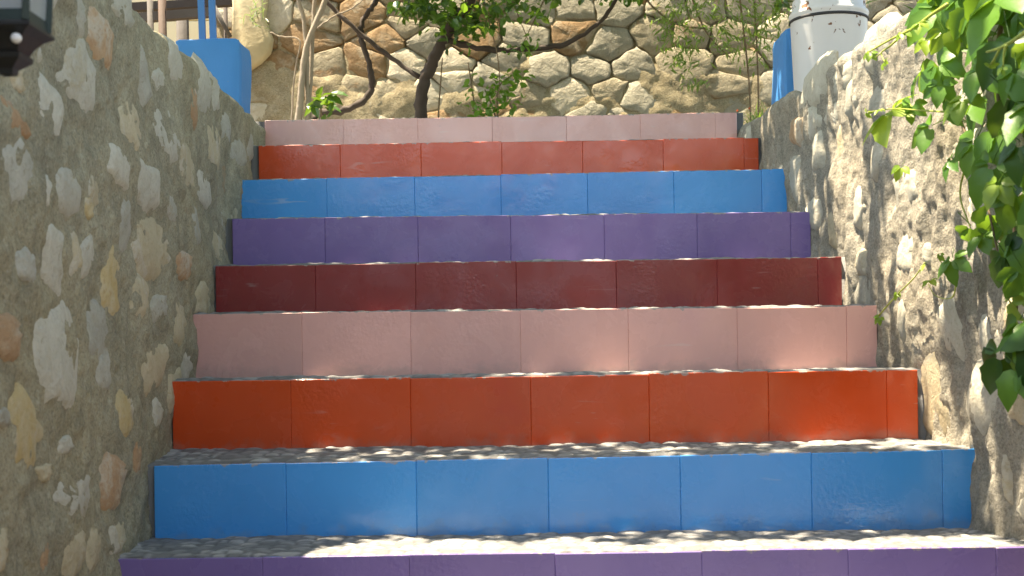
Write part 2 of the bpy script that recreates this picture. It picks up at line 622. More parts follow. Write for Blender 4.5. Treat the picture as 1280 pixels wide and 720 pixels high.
TT = 0.013   # tile thickness
for i, s in enumerate(STEPS):
    nx = STEPS[i + 1] if i + 1 < len(STEPS) else None
    Y0 = s['Y'] + TT
    Y1 = nx['Y'] + 0.05 if nx else s['Y'] + 1.9
    fine = i >= NLOW
    du = 0.007 if fine else 0.03
    xa, xb = min(s['x0'], (nx or s)['x0']) - 0.10, max(s['x1'], (nx or s)['x1']) + (0.10 if nx else 0.03)
    nu = int((xb - xa) / du)
    nv = int((Y1 - Y0) / (du if nx else 0.02)) + 2
    X, Yg = np.meshgrid(np.linspace(xa, xb, nu), np.linspace(Y0, Y1, nv), indexing='ij')
    t = (X - s['x0']) / (s['x1'] - s['x0'])
    front = s['z0'] + (s['z1'] - s['z0']) * t
    if nx:
        if nx['f0'] is not None and i - NLOW <= 2:
            back = nx['f0'] + (nx['f1'] - nx['f0']) * t
        else:
            back = front + 0.002
        w = np.clip((Yg - Y0) / (nx['Y'] - Y0), 0, 1.2)
        Z = front + (back - front) * w
    else:
        Z = front + 0.0 * X
    d1, d2, cid = worley(X * 26 + fbm(X * 9, Yg * 9, 0, 2, 3) * 0.7, Yg * 38, 40 + i)
    edge = np.clip((d2 - d1) * 3.0, 0, 1)
    dome = np.sqrt(np.clip(1 - (d1 / 0.62) ** 2, 0, 1))
    lift = np.clip((Yg - Y0) / 0.05, 0, 1)
    Z = Z + (dome * 0.007 * (0.4 + 0.6 * cid) + fbm(X * 5, Yg * 5, i, 3, 7) * 0.005) * (0.35 + 0.65 * lift) - 0.0035
    # a rough lip of bedding mortar behind the tile edge of the middle steps
    lip = np.exp(-((Yg - Y0 - 0.03) / 0.03) ** 2) * (0.004 + 0.005 * np.clip(fbm(X * 14, Yg * 30, i, 3, 21) + 0.3, 0, 1.3))
    Z = Z + lip
    peb = np.clip(0.12 + edge * (0.15 + 0.75 * cid), 0, 1)
    V = np.stack([X, Yg, Z], -1)
    # skirts
    fr = V[:, :1].copy()
    fr[..., 2] -= 0.30
    bk = V[:, -1:].copy()
    bk[..., 2] -= 0.30
    V = np.concatenate([fr, V, bk], 1)
    peb = np.concatenate([peb[:, :1] * 0 + 0.35, peb, peb[:, -1:]], 1)
    st = np_mesh('step', V.reshape(-1, 3), grid_faces(nu, nv + 2), M_TREAD, stairs, True)
    at = st.data.attributes.new("pebble", 'FLOAT', 'POINT')
    at.data.foreach_set("value", peb.ravel().astype(np.float32))
    st['label'] = 'step with %s painted tiles on its riser and a grey pebble tread' % s['col']
    # tiles
    xs = [s['x0']] + [j for j in s['j'] if j < s['x1'] - 0.02] + [s['x1']]
    for k in range(len(xs) - 1):
        a, b = xs[k] + 0.00015, xs[k + 1] - 0.00015
        tz = lambda x: s['z0'] + (s['z1'] - s['z0']) * (x - s['x0']) / (s['x1'] - s['x0'])
        jy = RNG.uniform(-0.0007, 0.0007)
        jz = RNG.uniform(-0.002, 0.002)
        m = MB().box((a, s['Y'] + jy, 0), (b, s['Y'] + TT - 0.001, 1), RNG.uniform(0.0011, 0.0019))
        cut = RNG.uniform(-0.0015, 0.0015)
        vv = []
        tall = 0.235
        for (x, y, z) in m.v:
            top = z > 0.5
            zz = tz(x) + jz + cut * (x - a) / (b - a) - (0 if top else tall)
            zz += -(1 - z) if top else z
            vv.append((x, y, zz))
        mesh_obj('tile', vv, m.f, PAINT[s['col']], st, False, ((a + b) / 2, s['Y'], tz((a + b) / 2) - 0.09))
    st_loc = st.location

# ------------------------------------------------------------------ ground, terraces, landing
ZTOP = STEPS[-1]['z0']
YB = 7.25        # foot of the rubble wall
g = mesh_obj('ground', [(-250, -250, -0.01), (250, -250, -0.01), (250, 250, -0.01), (-250, 250, -0.01)], [(0, 1, 2, 3)], M_SOIL)
g['kind'] = 'structure'
lane = MB().box((-3.2, -8, -0.3), (3.2, STEPS[0]['Y'] + 0.05, 0.0)).build('path', mat_plain('asphalt', (0.11, 0.105, 0.10), 0.95, 0, 0.25, 0.6, 40))
lane['kind'] = 'structure'


def terrace(side):
    m = MB()
    xa = lambda Y: xwall(side, Y) - side * 0.40
    z = EYE + 0.74
    y0, y1 = -2.0, STEPS[-1]['Y'] + 0.2
    n = 12
    top = []
    for k in range(n + 1):
        y = y0 + (y1 - y0) * k / n
        top += [(xa(y), y, z), (-side * 9, y, z), (xa(y), y, 0), (-side * 9, y, 0)]
    m.v = top
    for k in range(n):
        a, b = 4 * k, 4 * k + 4
        m.f += [[a, a + 1, b + 1, b], [a + 2, a, b, b + 2], [a + 1, a + 3, b + 3, b + 1]]
    m.f += [[0, 1, 3, 2], [4 * n, 4 * n + 1, 4 * n + 3, 4 * n + 2]]
    o = m.build('terrace', M_SOIL)
    o['kind'] = 'structure'


terrace(1)
terrace(-1)
bed = MB().box((-9, STEPS[-1]['Y'] + 0.22, 0.0), (9, 9.5, ZTOP - 0.015)).build('planting_bed', M_SOIL)
bed['kind'] = 'structure'


# ------------------------------------------------------------------ the two side walls
def hit_wall(side, px, py):
    """pixel -> (Y, z) on the wall face"""
    d = P(px, py, 1.0)
    dx, dz = d.x, d.z - EYE
    k = LW if side > 0 else RW
    Y = k[1] / (dx - k[0])
    return Y, EYE + dz * Y


TOPL = [hit_wall(1, 165, -2), hit_wall(1, 222, 58), hit_wall(1, 310, 138), hit_wall(1, 330, 151)]
TOPR = [hit_wall(-1, 1150, 0), hit_wall(-1, 1083, 46), hit_wall(-1, 1020, 90), hit_wall(-1, 950, 140)]
TL = np.polyfit([a for a, b in TOPL], [b for a, b in TOPL], 1)
TR = np.polyfit([a for a, b in TOPR], [b for a, b in TOPR], 1)


def ztop(side, Y):
    k = TL if side > 0 else TR
    return k[0] * np.maximum(Y, 1.2) + k[1]


def bulge(side, Y, z):
    sd = 100 if side > 0 else 200
    return fbm(Y * 2.2, z * 3.0, 0.5, 3, sd) * 0.030


def mortar_h(side, Y, z):
    sd = 300 if side > 0 else 400
    if side > 0:
        h = fbm(Y * 9, z * 11, 0.3, 4, sd) * 0.012 + fbm(Y * 34, z * 40, 0.1, 3, sd + 50) * 0.0055
    else:
        h = fbm(Y * 15, z * 3.4, 0.3, 4, sd) * 0.032 + fbm(Y * 42, z * 30, 0.1, 3, sd + 50) * 0.007
    return h


def side_wall(side, yend, label):
    name = 'stone_wall'
    root = empty(name, (float(xwall(side, 2.0)), 2.0, 0))
    tag(root, label, 'wall')
    ys = np.concatenate([np.arange(-2.0, 1.9, 0.04), np.arange(1.9, yend, 0.0075)])
    z0 = np.concatenate([np.arange(0, 0.95, 0.05), np.arange(0.95, 3.2, 0.0075)])
    # rows as fraction up to the shoulder
    rows = []
    zt = ztop(side, ys)
    R = 0.035
    fr = z0[z0 < zt.mean() - R] / (zt.mean() - R)
    U, F = np.meshgrid(ys, fr, indexing='ij')
    Zf = F * (zt[:, None] - R)
    Nf = np.zeros_like(Zf)
    arc = np.linspace(0, PI / 2, 7)[1:]
    Za = zt[:, None] - R + R * np.sin(arc)[None, :]
    Na = R - R * np.cos(arc)[None, :] + 0 * Za
    tp = np.linspace(0.02, 0.40, 22)
    Zt = zt[:, None] + 0 * tp[None, :]
    Nt = R + tp[None, :] + 0 * Zt
    Zs = zt[:, None] - np.array([0.1, 0.4])[None, :]
    Ns = np.full_like(Zs, R + 0.41)
    Z = np.concatenate([Zf, Za, Zt, Zs], 1)
    N = np.concatenate([Nf, Na, Nt, Ns], 1)
    U = np.repeat(ys[:, None], Z.shape[1], 1)
    ang = np.concatenate([np.zeros(Zf.shape[1]), arc, np.full(22, PI / 2), np.full(2, PI / 2)])
    disp = bulge(side, U, Z - N) + mortar_h(side, U, Z - N)
    ragged = fbm(U * 7, N * 9, 3.0, 4, 77 + side) * 0.03
    N2 = N - disp * np.cos(ang)[None, :]
    Z2 = Z + (disp * 0.4 + ragged) * np.sin(ang)[None, :]
    # round the far end into the bank
    e = np.clip((U - (yend - 0.16)) / 0.16, 0, 1)
    N2 = N2 + e ** 2 * 0.10
    Z2 = np.where(Z2 > 0.3, Z2 - e ** 2 * 0.07, Z2)
    X = xwall(side, U) - side * N2
    V = np.stack([X, U, Z2], -1)
    # end caps
    endc = V[-1:].copy()
    endc[..., 0] -= side * 0.35
    endc[..., 1] += 0.02
    V = np.concatenate([V, endc], 0)
    mort = M_MORT_L if side > 0 else M_MORT_R
    np_mesh('mortar', V.reshape(-1, 3), grid_faces(V.shape[0], V.shape[1], side < 0), mort, root, True)
    return root


def face_stone(root, side, Y, z, wy, hz, mat, rng, out=0.010, tilt=0.0):
    """one embedded stone: ragged outline, low rough face"""
    n = 22
    nc = rng.choice((5, 6, 6, 7, 8))
    off = rng.uniform(0, 2 * PI)
    cor = []
    for c in range(nc):
        a = off + 2 * PI * (c + rng.uniform(-.28, .28)) / nc
        ca, sa = math.cos(a), math.sin(a)
        rr = rng.uniform(0.86, 1.22)
        cor.append((math.copysign(abs(ca) ** 0.8, ca) * rr, math.copysign(abs(sa) ** 0.8, sa) * rr))
    outl = []
    for k in range(n):
        t = k / n * nc
        c = int(t)
        f = t - c
        p0, p1 = cor[c % nc], cor[(c + 1) % nc]
        j = 1 + rng.uniform(-0.085, 0.085)
        outl.append(((p0[0] + (p1[0] - p0[0]) * f) * j, (p0[1] + (p1[1] - p0[1]) * f) * j))
    rings = [(1.45, -0.030), (1.15, -0.006), (0.92, out * 0.6), (0.5, out)]
    verts = []
    ct, stt = math.cos(tilt), math.sin(tilt)
    gx, gz = rng.uniform(-.03, .03), rng.uniform(-.05, .05)
    for (f, d) in rings:
        for k in range(n):
            ly, lz = outl[k][0] * wy / 2 * f, outl[k][1] * hz / 2 * f
            yy, zz = Y + ly * ct - lz * stt, z + ly * stt + lz * ct
            dd = d + (rng.uniform(-0.0025, 0.0025) + gx * ly + gz * lz if d > 0 else 0)
            verts.append((yy, zz, dd))
    verts.append((Y, z, out + rng.uniform(-0.002, 0.004)))
    A = np.array(verts)
    bl = bulge(side, A[:, 0], A[:, 1])
    X = xwall(side, A[:, 0]) + side * (bl + A[:, 2])
    W = [(float(x), float(y), float(zz)) for x, (y, zz, _) in zip(X, verts)]
    F = []
    for r in range(len(rings) - 1):
        for k in range(n):
            k2 = (k + 1) % n
            q = [r * n + k, r * n + k2, (r + 1) * n + k2, (r + 1) * n + k]
            F.append(q if side > 0 else q[::-1])
    c = len(rings) * n
    for k in range(n):
        t3 = [(len(rings) - 1) * n + k, (len(rings) - 1) * n + (k + 1) % n, c]
        F.append(t3 if side > 0 else t3[::-1])
    o = float(xwall(side, Y)), Y, z
    return mesh_obj('stone', W, F, mat, root, True, o)


def tread_z(Y):
    z = 0.0
    for s in STEPS:
        if Y >= s['Y']:
            z = s['z0']
    return z


def stones(side, root, traced, yend, cells, kinds, seed, keep):
    rng = random.Random(seed)
    used = []
    for (px, py, w, h, kind) in traced:
        Y, z = hit_wall(side, px, py)
        Ya, _ = hit_wall(side, px - w / 2, py)
        Yb, _ = hit_wall(side, px + w / 2, py)
        wy = min(abs(Yb - Ya), 0.42) * 1.05
        hz = h / FPX * Y * 1.05
        face_stone(root, side, Y, z, wy, hz, STONE[kind], rng, rng.uniform(0.0035, 0.006) if side > 0 else rng.uniform(0.006, 0.010), rng.uniform(-0.1, 0.1))
        used.append((Y, z, wy / 2, hz / 2))
    cu, cv = cells
    r = 0
    z = 0.12
    while z < 2.6:
        Y = -1.8 + (r % 2) * cu / 2
        while Y < yend - 0.1:
            yy, zz = Y + rng.uniform(-.3, .3) * cu, z + rng.uniform(-.3, .3) * cv
            wy, hz = cu * rng.uniform(0.45, 0.95), cv * rng.uniform(0.5, 0.95)
            kind = rng.choice(kinds)
            ok = rng.random() < keep and zz + hz * 0.6 < ztop(side, yy) - 0.01 and zz > tread_z(yy + 0.1) - 0.05
            if yy < 1.7 and rng.random() < 0.35:
                ok = False
            for (a, b, c, d) in used:
                if abs(a - yy) < (c + wy / 2) * 0.95 and abs(b - zz) < (d + hz / 2) * 0.95:
                    ok = False
                    break
            if ok:
                face_stone(root, side, yy, zz, wy, hz, STONE[kind], rng, rng.uniform(0.0, 0.0045), rng.uniform(-0.3, 0.3))
            Y += cu
        z += cv
        r += 1


YEND_L, YEND_R = 5.80, 6.05
wl = side_wall(1, YEND_L, 'rough mortared stone wall carrying the black lantern')
wr = side_wall(-1, YEND_R, 'rough mortared stone wall with creeper hanging over it')
TRL = [
    (80, 445, 50, 108, 'white'), (38, 527, 44, 104, 'yellow'), (98, 620, 34, 62, 'white'), (65, 590, 14, 24, 'tan'),
    (147, 600, 24, 66, 'orange'), (12, 420, 30, 55, 'orange'), (76, 322, 26, 70, 'white'), (100, 322, 16, 56, 'tan'),
    (116, 320, 16, 56, 'white'), (89, 237, 30, 56, 'white'), (196, 311, 32, 60, 'tan'), (180, 373, 26, 58, 'tan'),
    (147, 352, 18, 76, 'yellow'), (132, 420, 24, 66, 'grey'), (186, 232, 24, 60, 'white'), (160, 285, 18, 62, 'grey'),
    (121, 240, 15, 40, 'tan'), (147, 204, 30, 48, 'white'), (232, 207, 22, 52, 'tan'), (260, 238, 16, 42, 'white'),
    (107, 100, 42, 86, 'white'), (67, 137, 34, 80, 'white'), (130, 48, 28, 54, 'orange'), (97, 14, 24, 44, 'grey'),
    (157, 16, 24, 44, 'grey'), (185, 95, 15, 70, 'grey'), (201, 101, 11, 28, 'white'), (207, 165, 22, 66, 'white'),
    (165, 150, 24, 58, 'tan'), (220, 78, 14, 46, 'white'), (252, 112, 13, 58, 'white'), (268, 117, 10, 44, 'white'),
    (270, 185, 20, 54, 'tan'), (225, 403, 16, 56, 'tan'), (255, 375, 15, 38, 'tan'), (228, 333, 18, 32, 'orange'),
    (203, 385, 16, 36, 'grey'), (159, 518, 14, 58, 'yellow'), (88, 557, 17, 24, 'white'), (118, 690, 16, 56, 'tan'),
    (95, 690, 24, 54, 'tan'), (60, 702, 15, 40, 'orange'), (4, 690, 22, 52, 'tan'), (150, 674, 22, 34, 'tan'),
    (198, 515, 10, 36, 'white'), (195, 462, 36, 46, 'tan'), (137, 462, 15, 50, 'grey'), (36, 330, 26, 46, 'grey'),
    (53, 64, 14, 30, 'white'), (28, 97, 14, 36, 'tan'), (22, 148, 34, 36, 'orange'), (243, 285, 14, 40, 'grey'),
    (285, 160, 12, 40, 'grey'), (300, 195, 12, 34, 'grey'), (240, 130, 10, 44, 'orange'), (116, 260, 10, 30, 'yellow'),
    (213, 262, 16, 30, 'grey'), (60, 240, 10, 40, 'white'), (8, 520, 18, 26, 'grey'), (172, 570, 10, 40, 'orange'),
]
TRR = [
    (1164, 497, 30, 96, 'tan'), (1224, 496, 38, 84, 'white'), (1234, 426, 28, 44, 'white'), (1134, 318, 20, 46, 'white'),
    (1155, 315, 8, 28, 'grey'), (1131, 402, 11, 56, 'grey'), (1188, 408, 28, 66, 'white'), (1013, 108, 28, 45, 'white'),
    (1049, 98, 24, 30, 'white'), (1063, 121, 20, 44, 'grey'), (1036, 141, 14, 34, 'white'), (1011, 153, 15, 40, 'white'),
    (994, 163, 18, 32, 'orange'), (1081, 64, 18, 50, 'white'), (1101, 50, 15, 46, 'grey'), (1020, 187, 10, 40, 'white'),
    (1047, 180, 10, 44, 'tan'), (995, 222, 12, 46, 'grey'), (1015, 270, 14, 38, 'white'), (1250, 590, 12, 70, 'white'),
    (1092, 130, 20, 40, 'grey'), (1072, 260, 14, 50, 'white'), (1040, 285, 10, 44, 'tan'), (1272, 500, 24, 60, 'tan'),
    (1095, 200, 14, 44, 'white'), (1223, 270, 24, 60, 'white'), (1262, 400, 26, 60, 'tan'), (1075, 330, 12, 30, 'tan'),
]
stones(1, wl, TRL, YEND_L, (0.30, 0.155), ['grey', 'grey', 'tan', 'white', 'brown', 'tan'], 5, 0.72)
stones(-1, wr, TRR, YEND_R, (0.31, 0.17), ['grey', 'white', 'grey', 'tan', 'brown'], 6, 0.55)


# ------------------------------------------------------------------ rubble wall at the back
BAT = math.tan(math.radians(8))


def bw(x, z, d=0.0):
    """point on the leaning back wall, d metres proud of its face"""
    y = YB + (z - ZTOP) * BAT
    return Vector((x, y - d, z))


back = empty('rubble_wall', (0, YB, ZTOP))
tag(back, 'leaning rubble stone wall with deep joints at the head of the steps', 'wall')
BX0, BX1, BZ0, BZ1 = -1.72, 3.6, ZTOP - 0.1, ZTOP + 1.75
xs = np.arange(BX0, BX1, 0.02)
zs = np.arange(BZ0, BZ1, 0.02)
X, Z = np.meshgrid(xs, zs, indexing='ij')
low_m = np.clip((ZTOP + 0.60 - Z) / 0.2 + fbm(X * 2.2, Z * 3, 0, 3, 501) * 1.6, 0, 1)
D = -0.009 + low_m * 0.024 + fbm(X * 7, Z * 8, 0.7, 4, 511) * 0.026 + fbm(X * 26, Z * 26, 0.2, 2, 517) * 0.006
Yw = YB + (Z - ZTOP) * BAT - D
V = np.stack([X, Yw, Z], -1)
bb = V.copy()[:, -1:]
bb[..., 1] += 0.5
V = np.concatenate([V, bb], 1)
s0 = V[:1].copy()
s0[..., 1] = np.maximum(s0[..., 1] + 0.5, s0[..., 1])
V = np.concatenate([s0, V], 0)
np_mesh('mortar', V.reshape(-1, 3), grid_faces(V.shape[0], V.shape[1]), M_MORT_B, back, True)


def clip_poly(poly, p, q):
    """keep the half plane nearer to p than q"""
    mx, my = (p[0] + q[0]) / 2, (p[1] + q[1]) / 2
    nx_, ny_ = q[0] - p[0], q[1] - p[1]
    out = []
    for i in range(len(poly)):
        a, b = poly[i], poly[(i + 1) % len(poly)]
        da = (a[0] - mx) * nx_ + (a[1] - my) * ny_
        db = (b[0] - mx) * nx_ + (b[1] - my) * ny_
        if da <= 0:
            out.append(a)
        if da * db < 0:
            t = da / (da - db)
            out.append((a[0] + (b[0] - a[0]) * t, a[1] + (b[1] - a[1]) * t))
    return out


def rubble():
    rng = random.Random(29)
    cw, ch = 0.250, 0.165
    pts = []
    r = 0
    z = BZ0 + 0.02
    while z < BZ1 + 0.1:
        x = BX0 - 0.1 + (r % 2) * cw * 0.5
        while x < BX1 + 0.1:
            if rng.random() < 0.93:
                pts.append((x + rng.uniform(-.36, .36) * cw, (z + rng.uniform(-.22, .22) * ch)))
            if rng.random() < 0.2:
                pts.append((x + cw * 0.5 + rng.uniform(-.1, .1) * cw, z + ch * 0.5))
            x += cw
        z += ch
        r += 1
    sq = 1.25
    P2 = [(x, z * sq) for x, z in pts]
    for i, p in enumerate(P2):
        if not (BX0 < p[0] < BX1 and BZ0 < pts[i][1] < BZ1):
            continue
        poly = [(p[0] - .35, p[1] - .35), (p[0] + .35, p[1] - .35), (p[0] + .35, p[1] + .35), (p[0] - .35, p[1] + .35)]
        for j, q in enumerate(P2):
            if i != j and abs(q[0] - p[0]) < .8 and abs(q[1] - p[1]) < .8:
                poly = clip_poly(poly, p, q)
        if len(poly) < 3:
            continue
        poly = [(a, b / sq) for a, b in poly]
        cx, cz = sum(a for a, b in poly) / len(poly), sum(b for a, b in poly) / len(poly)
        if cx < BX0 + 0.06 or cz > BZ1 - 0.05:
            continue
        # round the corners once, then add a little raggedness
        rp = []
        for k in range(len(poly)):
            a, b = poly[k], poly[(k + 1) % len(poly)]
            if math.hypot(a[0] - b[0], a[1] - b[1]) < 0.03:
                rp.append(((a[0] + b[0]) / 2, (a[1] + b[1]) / 2))
                continue
            for t in (0.08, 0.36, 0.64, 0.92):
                rp.append((a[0] + (b[0] - a[0]) * t + rng.uniform(-.008, .008), a[1] + (b[1] - a[1]) * t + rng.uniform(-.007, .007)))
        n = len(rp)
        tx, tz = rng.uniform(-.07, .07), rng.uniform(-.09, .09)
        big = rng.uniform(-0.006, 0.008)
        verts = []
        for (f, d) in ((0.995, -0.08), (0.975, -0.008), (0.945, 0.006), (0.87, 0.011), (0.45, 0.013)):
            for (a, b) in rp:
                x, zz = cx + (a - cx) * f, cz + (b - cz) * f
                dd = d + (big + tx * (x - cx) + tz * (zz - cz) + rng.uniform(-.006, .006) * (0.35 if d > 0.0105 else 1) if d > -0.05 else 0)
                verts.append(bw(x, zz, dd))
        verts.append(bw(cx, cz, 0.0135 + big))
        F = []
        for r_ in range(4):
            for k in range(n):
                k2 = (k + 1) % n
                F.append([r_ * n + k, r_ * n + k2, (r_ + 1) * n + k2, (r_ + 1) * n + k])
        for k in range(n):
            F.append([4 * n + k, 4 * n + (k + 1) % n, 5 * n])
        # colours: rusty on the left half, greyer to the right, sunlight painted as pale stone at the left end
        u = (cx + 1.6) / 3.2
        w = {'pale': 0.9 if u < 0.12 else 0.10, 'rust': 0.34 if u < 0.5 else 0.16, 'olive': 0.5, 'grey': 0.2 if u < 0.5 else 0.55}
        kind = rng.choices(list(w), list(w.values()))[0]
        mesh_obj('stone', verts, F, BSTONE[kind], back, True, bw(cx, cz))


rubble()
# lump of cream plaster left on the rubble at its end
pl = MB()
outl = [(288, -60), (330, -60), (333, -10), (330, 22), (341, 48), (338, 66), (326, 80), (314, 88), (304, 80), (290, 86)]
ring = []
for (px, py) in outl:
    q = P(px, py, YB + 0.06)
    ring.append((q.x, q.z))
cx = sum(a for a, b in ring) / len(ring)
cz = sum(b for a, b in ring) / len(ring)
for f, d in ((1.03, -0.05), (1.0, 0.045), (0.9, 0.062), (0.5, 0.068)):
    for (a, b) in ring:
        pl.v.append(bw(cx + (a - cx) * f, cz + (b - cz) * f, d + RNG.uniform(-.005, .005)))
nn = len(ring)
for r_ in range(3):
    for k in range(nn):
        pl.f.append([r_ * nn + k, (r_ * nn + (k + 1) % nn), (r_ + 1) * nn + (k + 1) % nn, (r_ + 1) * nn + k][::-1])
pl.f.append([3 * nn + k for k in range(nn)][::-1])
M_CREAM = mat_plain('cream_plaster', (0.52, 0.44, 0.27), 0.95, 0, 0.28, 0.9, 26)
pl.build('plaster', M_CREAM, back, True)

# ------------------------------------------------------------------ cream block wall and timber railing beyond the left wall
YC = 7.9
cream = empty('block_wall', (-2.6, YC, ZTOP))
tag(cream, 'cream painted block wall behind the timber railing', 'wall')
M_CBLOCK = mat_plain('cream_paint', (0.74, 0.67, 0.44), 0.85, 0, 0.08, 0.25, 40)
MB().box((-4.6, YC + 0.01, 0.9), (-1.60, YC + 0.2, ZTOP + 1.9)).build('mortar_core', mat_plain('cream_joint', (0.55, 0.49, 0.32), 0.9), cream)
bm_ = MB().box((-0.198, -0.008, -0.097), (0.198, 0.06, 0.097), 0.006)
bmesh_ = None
r = 0
z = ZTOP + 0.1
while z < ZTOP + 1.8:
    x = -4.4 + (r % 2) * 0.2
    while x < -1.8:
        if bmesh_ is None:
            o = mesh_obj('block', bm_.v, bm_.f, M_CBLOCK, cream)
            bmesh_ = o.data
        else:
            o = bpy.data.objects.new('block', bmesh_)
            COL.objects.link(o)
            o.parent = cream
            o.matrix_parent_inverse = Matrix.Translation(cream.location).inverted()
        o.location = (x, YC + RNG.uniform(-.002, .002), z)
        x += 0.4
    z += 0.2
    r += 1

rail = empty('timber_railing', (-2.0, 7.0, EYE + 0.74))
tag(rail, 'weathered dark timber railing on the terrace behind the blue plinth', 'railing')
M_WOOD_DK = mat_plain('wood_dark', (0.055, 0.042, 0.035), 0.8, 0, 0.3, 0.5, 40)
M_WOOD_GR = mat_plain('wood_grey', (0.095, 0.085, 0.075), 0.85, 0, 0.3, 0.5, 40)
M_WOOD_BR = mat_plain('wood_brown', (0.075, 0.045, 0.03), 0.8, 0, 0.3, 0.5, 40)


def beam(pxa, pya, pxb, pyb, Y, hpx, depth, name, mat, parent):
    a, b = P(pxa, pya, Y), P(pxb, pyb, Y)
    h = hpx / FPX * Y / 2
    t = (b - a).normalized()
    up = Vector((0, 1, 0)).cross(t).normalized() * -1
    m = MB()
    for e in (a, b):
        for s_, d_ in ((-1, 0), (1, 0), (1, depth), (-1, depth)):
            m.v.append(tuple(e + up * h * s_ + Vector((0, d_, 0))))
    m.f = [[0, 1, 2, 3], [7, 6, 5, 4], [0, 4, 5, 1], [1, 5, 6, 2], [2, 6, 7, 3], [3, 7, 4, 0]]
    return m.build(name, mat, parent)


beam(110, 11, 288, 1, 7.10, 10, 0.05, 'rail', M_WOOD_DK, rail)
beam(110, 26, 267, 14, 7.00, 11, 0.05, 'rail', M_WOOD_GR, rail)
zf = EYE + 0.74
for (px, Yp, w, mt, zt_) in ((203, 6.93, 0.022, M_WOOD_BR, 2.75), (188, 6.95, 0.017, M_WOOD_GR, 2.75), (282, 7.2, 0.012, M_WOOD_DK, 2.9), (228, 7.3, 0.036, M_WOOD_GR, 2.9), (120, 7.0, 0.03, M_WOOD_BR, 2.8)):
    a = P(px, 30, Yp)
    MB().tube([(a.x, Yp, zf - 0.02), (a.x + 0.004, Yp, zf + 0.5), (a.x, Yp, EYE + zt_ - 0.9)], w, 8).build('post', mt, rail, True)
MB().tube([P(268, 8, 6.95), P(278, 28, 6.95), P(288, 46, 6.95)], 0.012, 6).build('brace', M_WOOD_GR, rail, True)


# ------------------------------------------------------------------ blue plinths and gate bars
def plinth(x0, x1, y0, y1, z0, z1, label, seed):
    root = empty('plinth', ((x0 + x1) / 2, (y0 + y1) / 2, z0))
    tag(root, label, 'plinth')
    n = 14
    V, F = [], []

    def face(o, du, dv, nm):
        b = len(V)
        for i in range(n):
            for j in range(n):
                V.append(Vector(o) + Vector(du) * (i / (n - 1)) + Vector(dv) * (j / (n - 1)))
        for i in range(n - 1):
            for j in range(n - 1):
                a = b + i * n + j
                F.append([a, a + n, a + n + 1, a + 1])
    w, d, h = x1 - x0, y1 - y0, z1 - z0
    face((x0, y0, z0), (w, 0, 0), (0, 0, h), 0)
    face((x1, y0, z0), (0, d, 0), (0, 0, h), 0)
    face((x0, y1, z0), (0, -d, 0), (0, 0, h), 0)
    face((x1, y1, z0), (-w, 0, 0), (0, 0, h), 0)
    face((x0, y0, z1), (w, 0, 0), (0, d, 0), 0)
    c = Vector(((x0 + x1) / 2, (y0 + y1) / 2, (z0 + z1) / 2))
    hs = Vector((w / 2, d / 2, h / 2))
    out = []
    R = 0.022
    for v in V:
        q = v - c
        inner = Vector([max(-hs[i] + R, min(hs[i] - R, q[i])) for i in range(3)])
        if q.z < 0:
            inner.z = q.z
        dq = q - inner
        if dq.length > 1e-6:
            q = inner + dq.normalized() * R
        nz = float(fbm(v.x * 6, v.y * 6, v.z * 6, 3, seed)) * 0.010
        q = q + q.normalized() * nz
        out.append(c + q)
    mesh_obj('block', out, F, M_BLUE, root, True)
    return root


_n = NT('blue_masonry_paint')
_c = _n.mix(_n.noise(6, 5), (0.035, 0.225, 0.55), (0.05, 0.27, 0.62))
_c = _n.mix(_n.ramp(_n.noise(60, 3), [(0.72, 0.0), (0.76, 0.5)]), _c, (0.3, 0.3, 0.28))
_n.bump(_n.noise(45, 5, 0.65), 0.35, 0.008)
M_BLUE = _n.set(_c, 0.6, 0.35)
zb = EYE + 0.80
pa, pb = P(216, 49, 5.25), P(299, 52, 5.25)
plL = plinth(pa.x, pb.x, 5.25, 5.50, zb, pa.z + 0.005, 'blue painted masonry plinth with two blue bars on top', 900)
for px in (253.5, 267):
    a = P(px, 52, 5.36)
    b = P(px - 2.0, 0, 5.36)
    b = a + (b - a) * 4.2
    m = MB()
    for e in (a - Vector((0, 0, 0.03)), b):
        for sx, sy in ((-1, -1), (1, -1), (1, 1), (-1, 1)):
            m.v.append((e.x + sx * 0.0135, e.y + sy * 0.008, e.z))
    m.f = [[3, 2, 1, 0], [4, 5, 6, 7]] + [[k, (k + 1) % 4, 4 + (k + 1) % 4, 4 + k] for k in range(4)]
    m.build('bar', mat_plain('blue_bar', (0.04, 0.21, 0.52), 0.4, 0, 0.08, 0.05) if px < 260 else bpy.data.materials['blue_bar'], plL)
pa = P(981, 33, 5.25)
plR = plinth(pa.x, pa.x + 0.28, 5.25, 5.54, zb + 0.02, pa.z + 0.002, 'blue painted masonry plinth behind the white pot', 950)

# ------------------------------------------------------------------ white pot with chipped paint
_n = NT('chipped_white_paint')
_c = _n.mix(_n.noise(7, 5), (0.60, 0.60, 0.60), (0.74, 0.73, 0.71))
_zz = _n.n("ShaderNodeSeparateXYZ")
_n.link(_n.tc.outputs["Object"], _zz.inputs[0])
_hi = _n.ramp(_n.math('ADD', _zz.outputs[2], -0.19), [(0.0, 0.0), (0.08, 1.0)])
_thr = _n.math('ADD', _n.noise(17, 4, 0.6, None, 0.5), _n.math('MULTIPLY', _hi, 0.085))
_chip = _n.ramp(_thr, [(0.70, 0.0), (0.715, 1.0)])
_rust = _n.mix(_n.noise(22, 3), (0.06, 0.05, 0.045), (0.30, 0.12, 0.05))
_c = _n.mix(_chip, _c, _rust)
_n.bump(_n.math('SUBTRACT', 1.0, _chip), 0.5, 0.004)
M_POT = _n.set(_c, _n.math('ADD', _n.math('MULTIPLY', _chip, 0.4), 0.4), 0.5)
pc = P(1036, 40, 4.95)
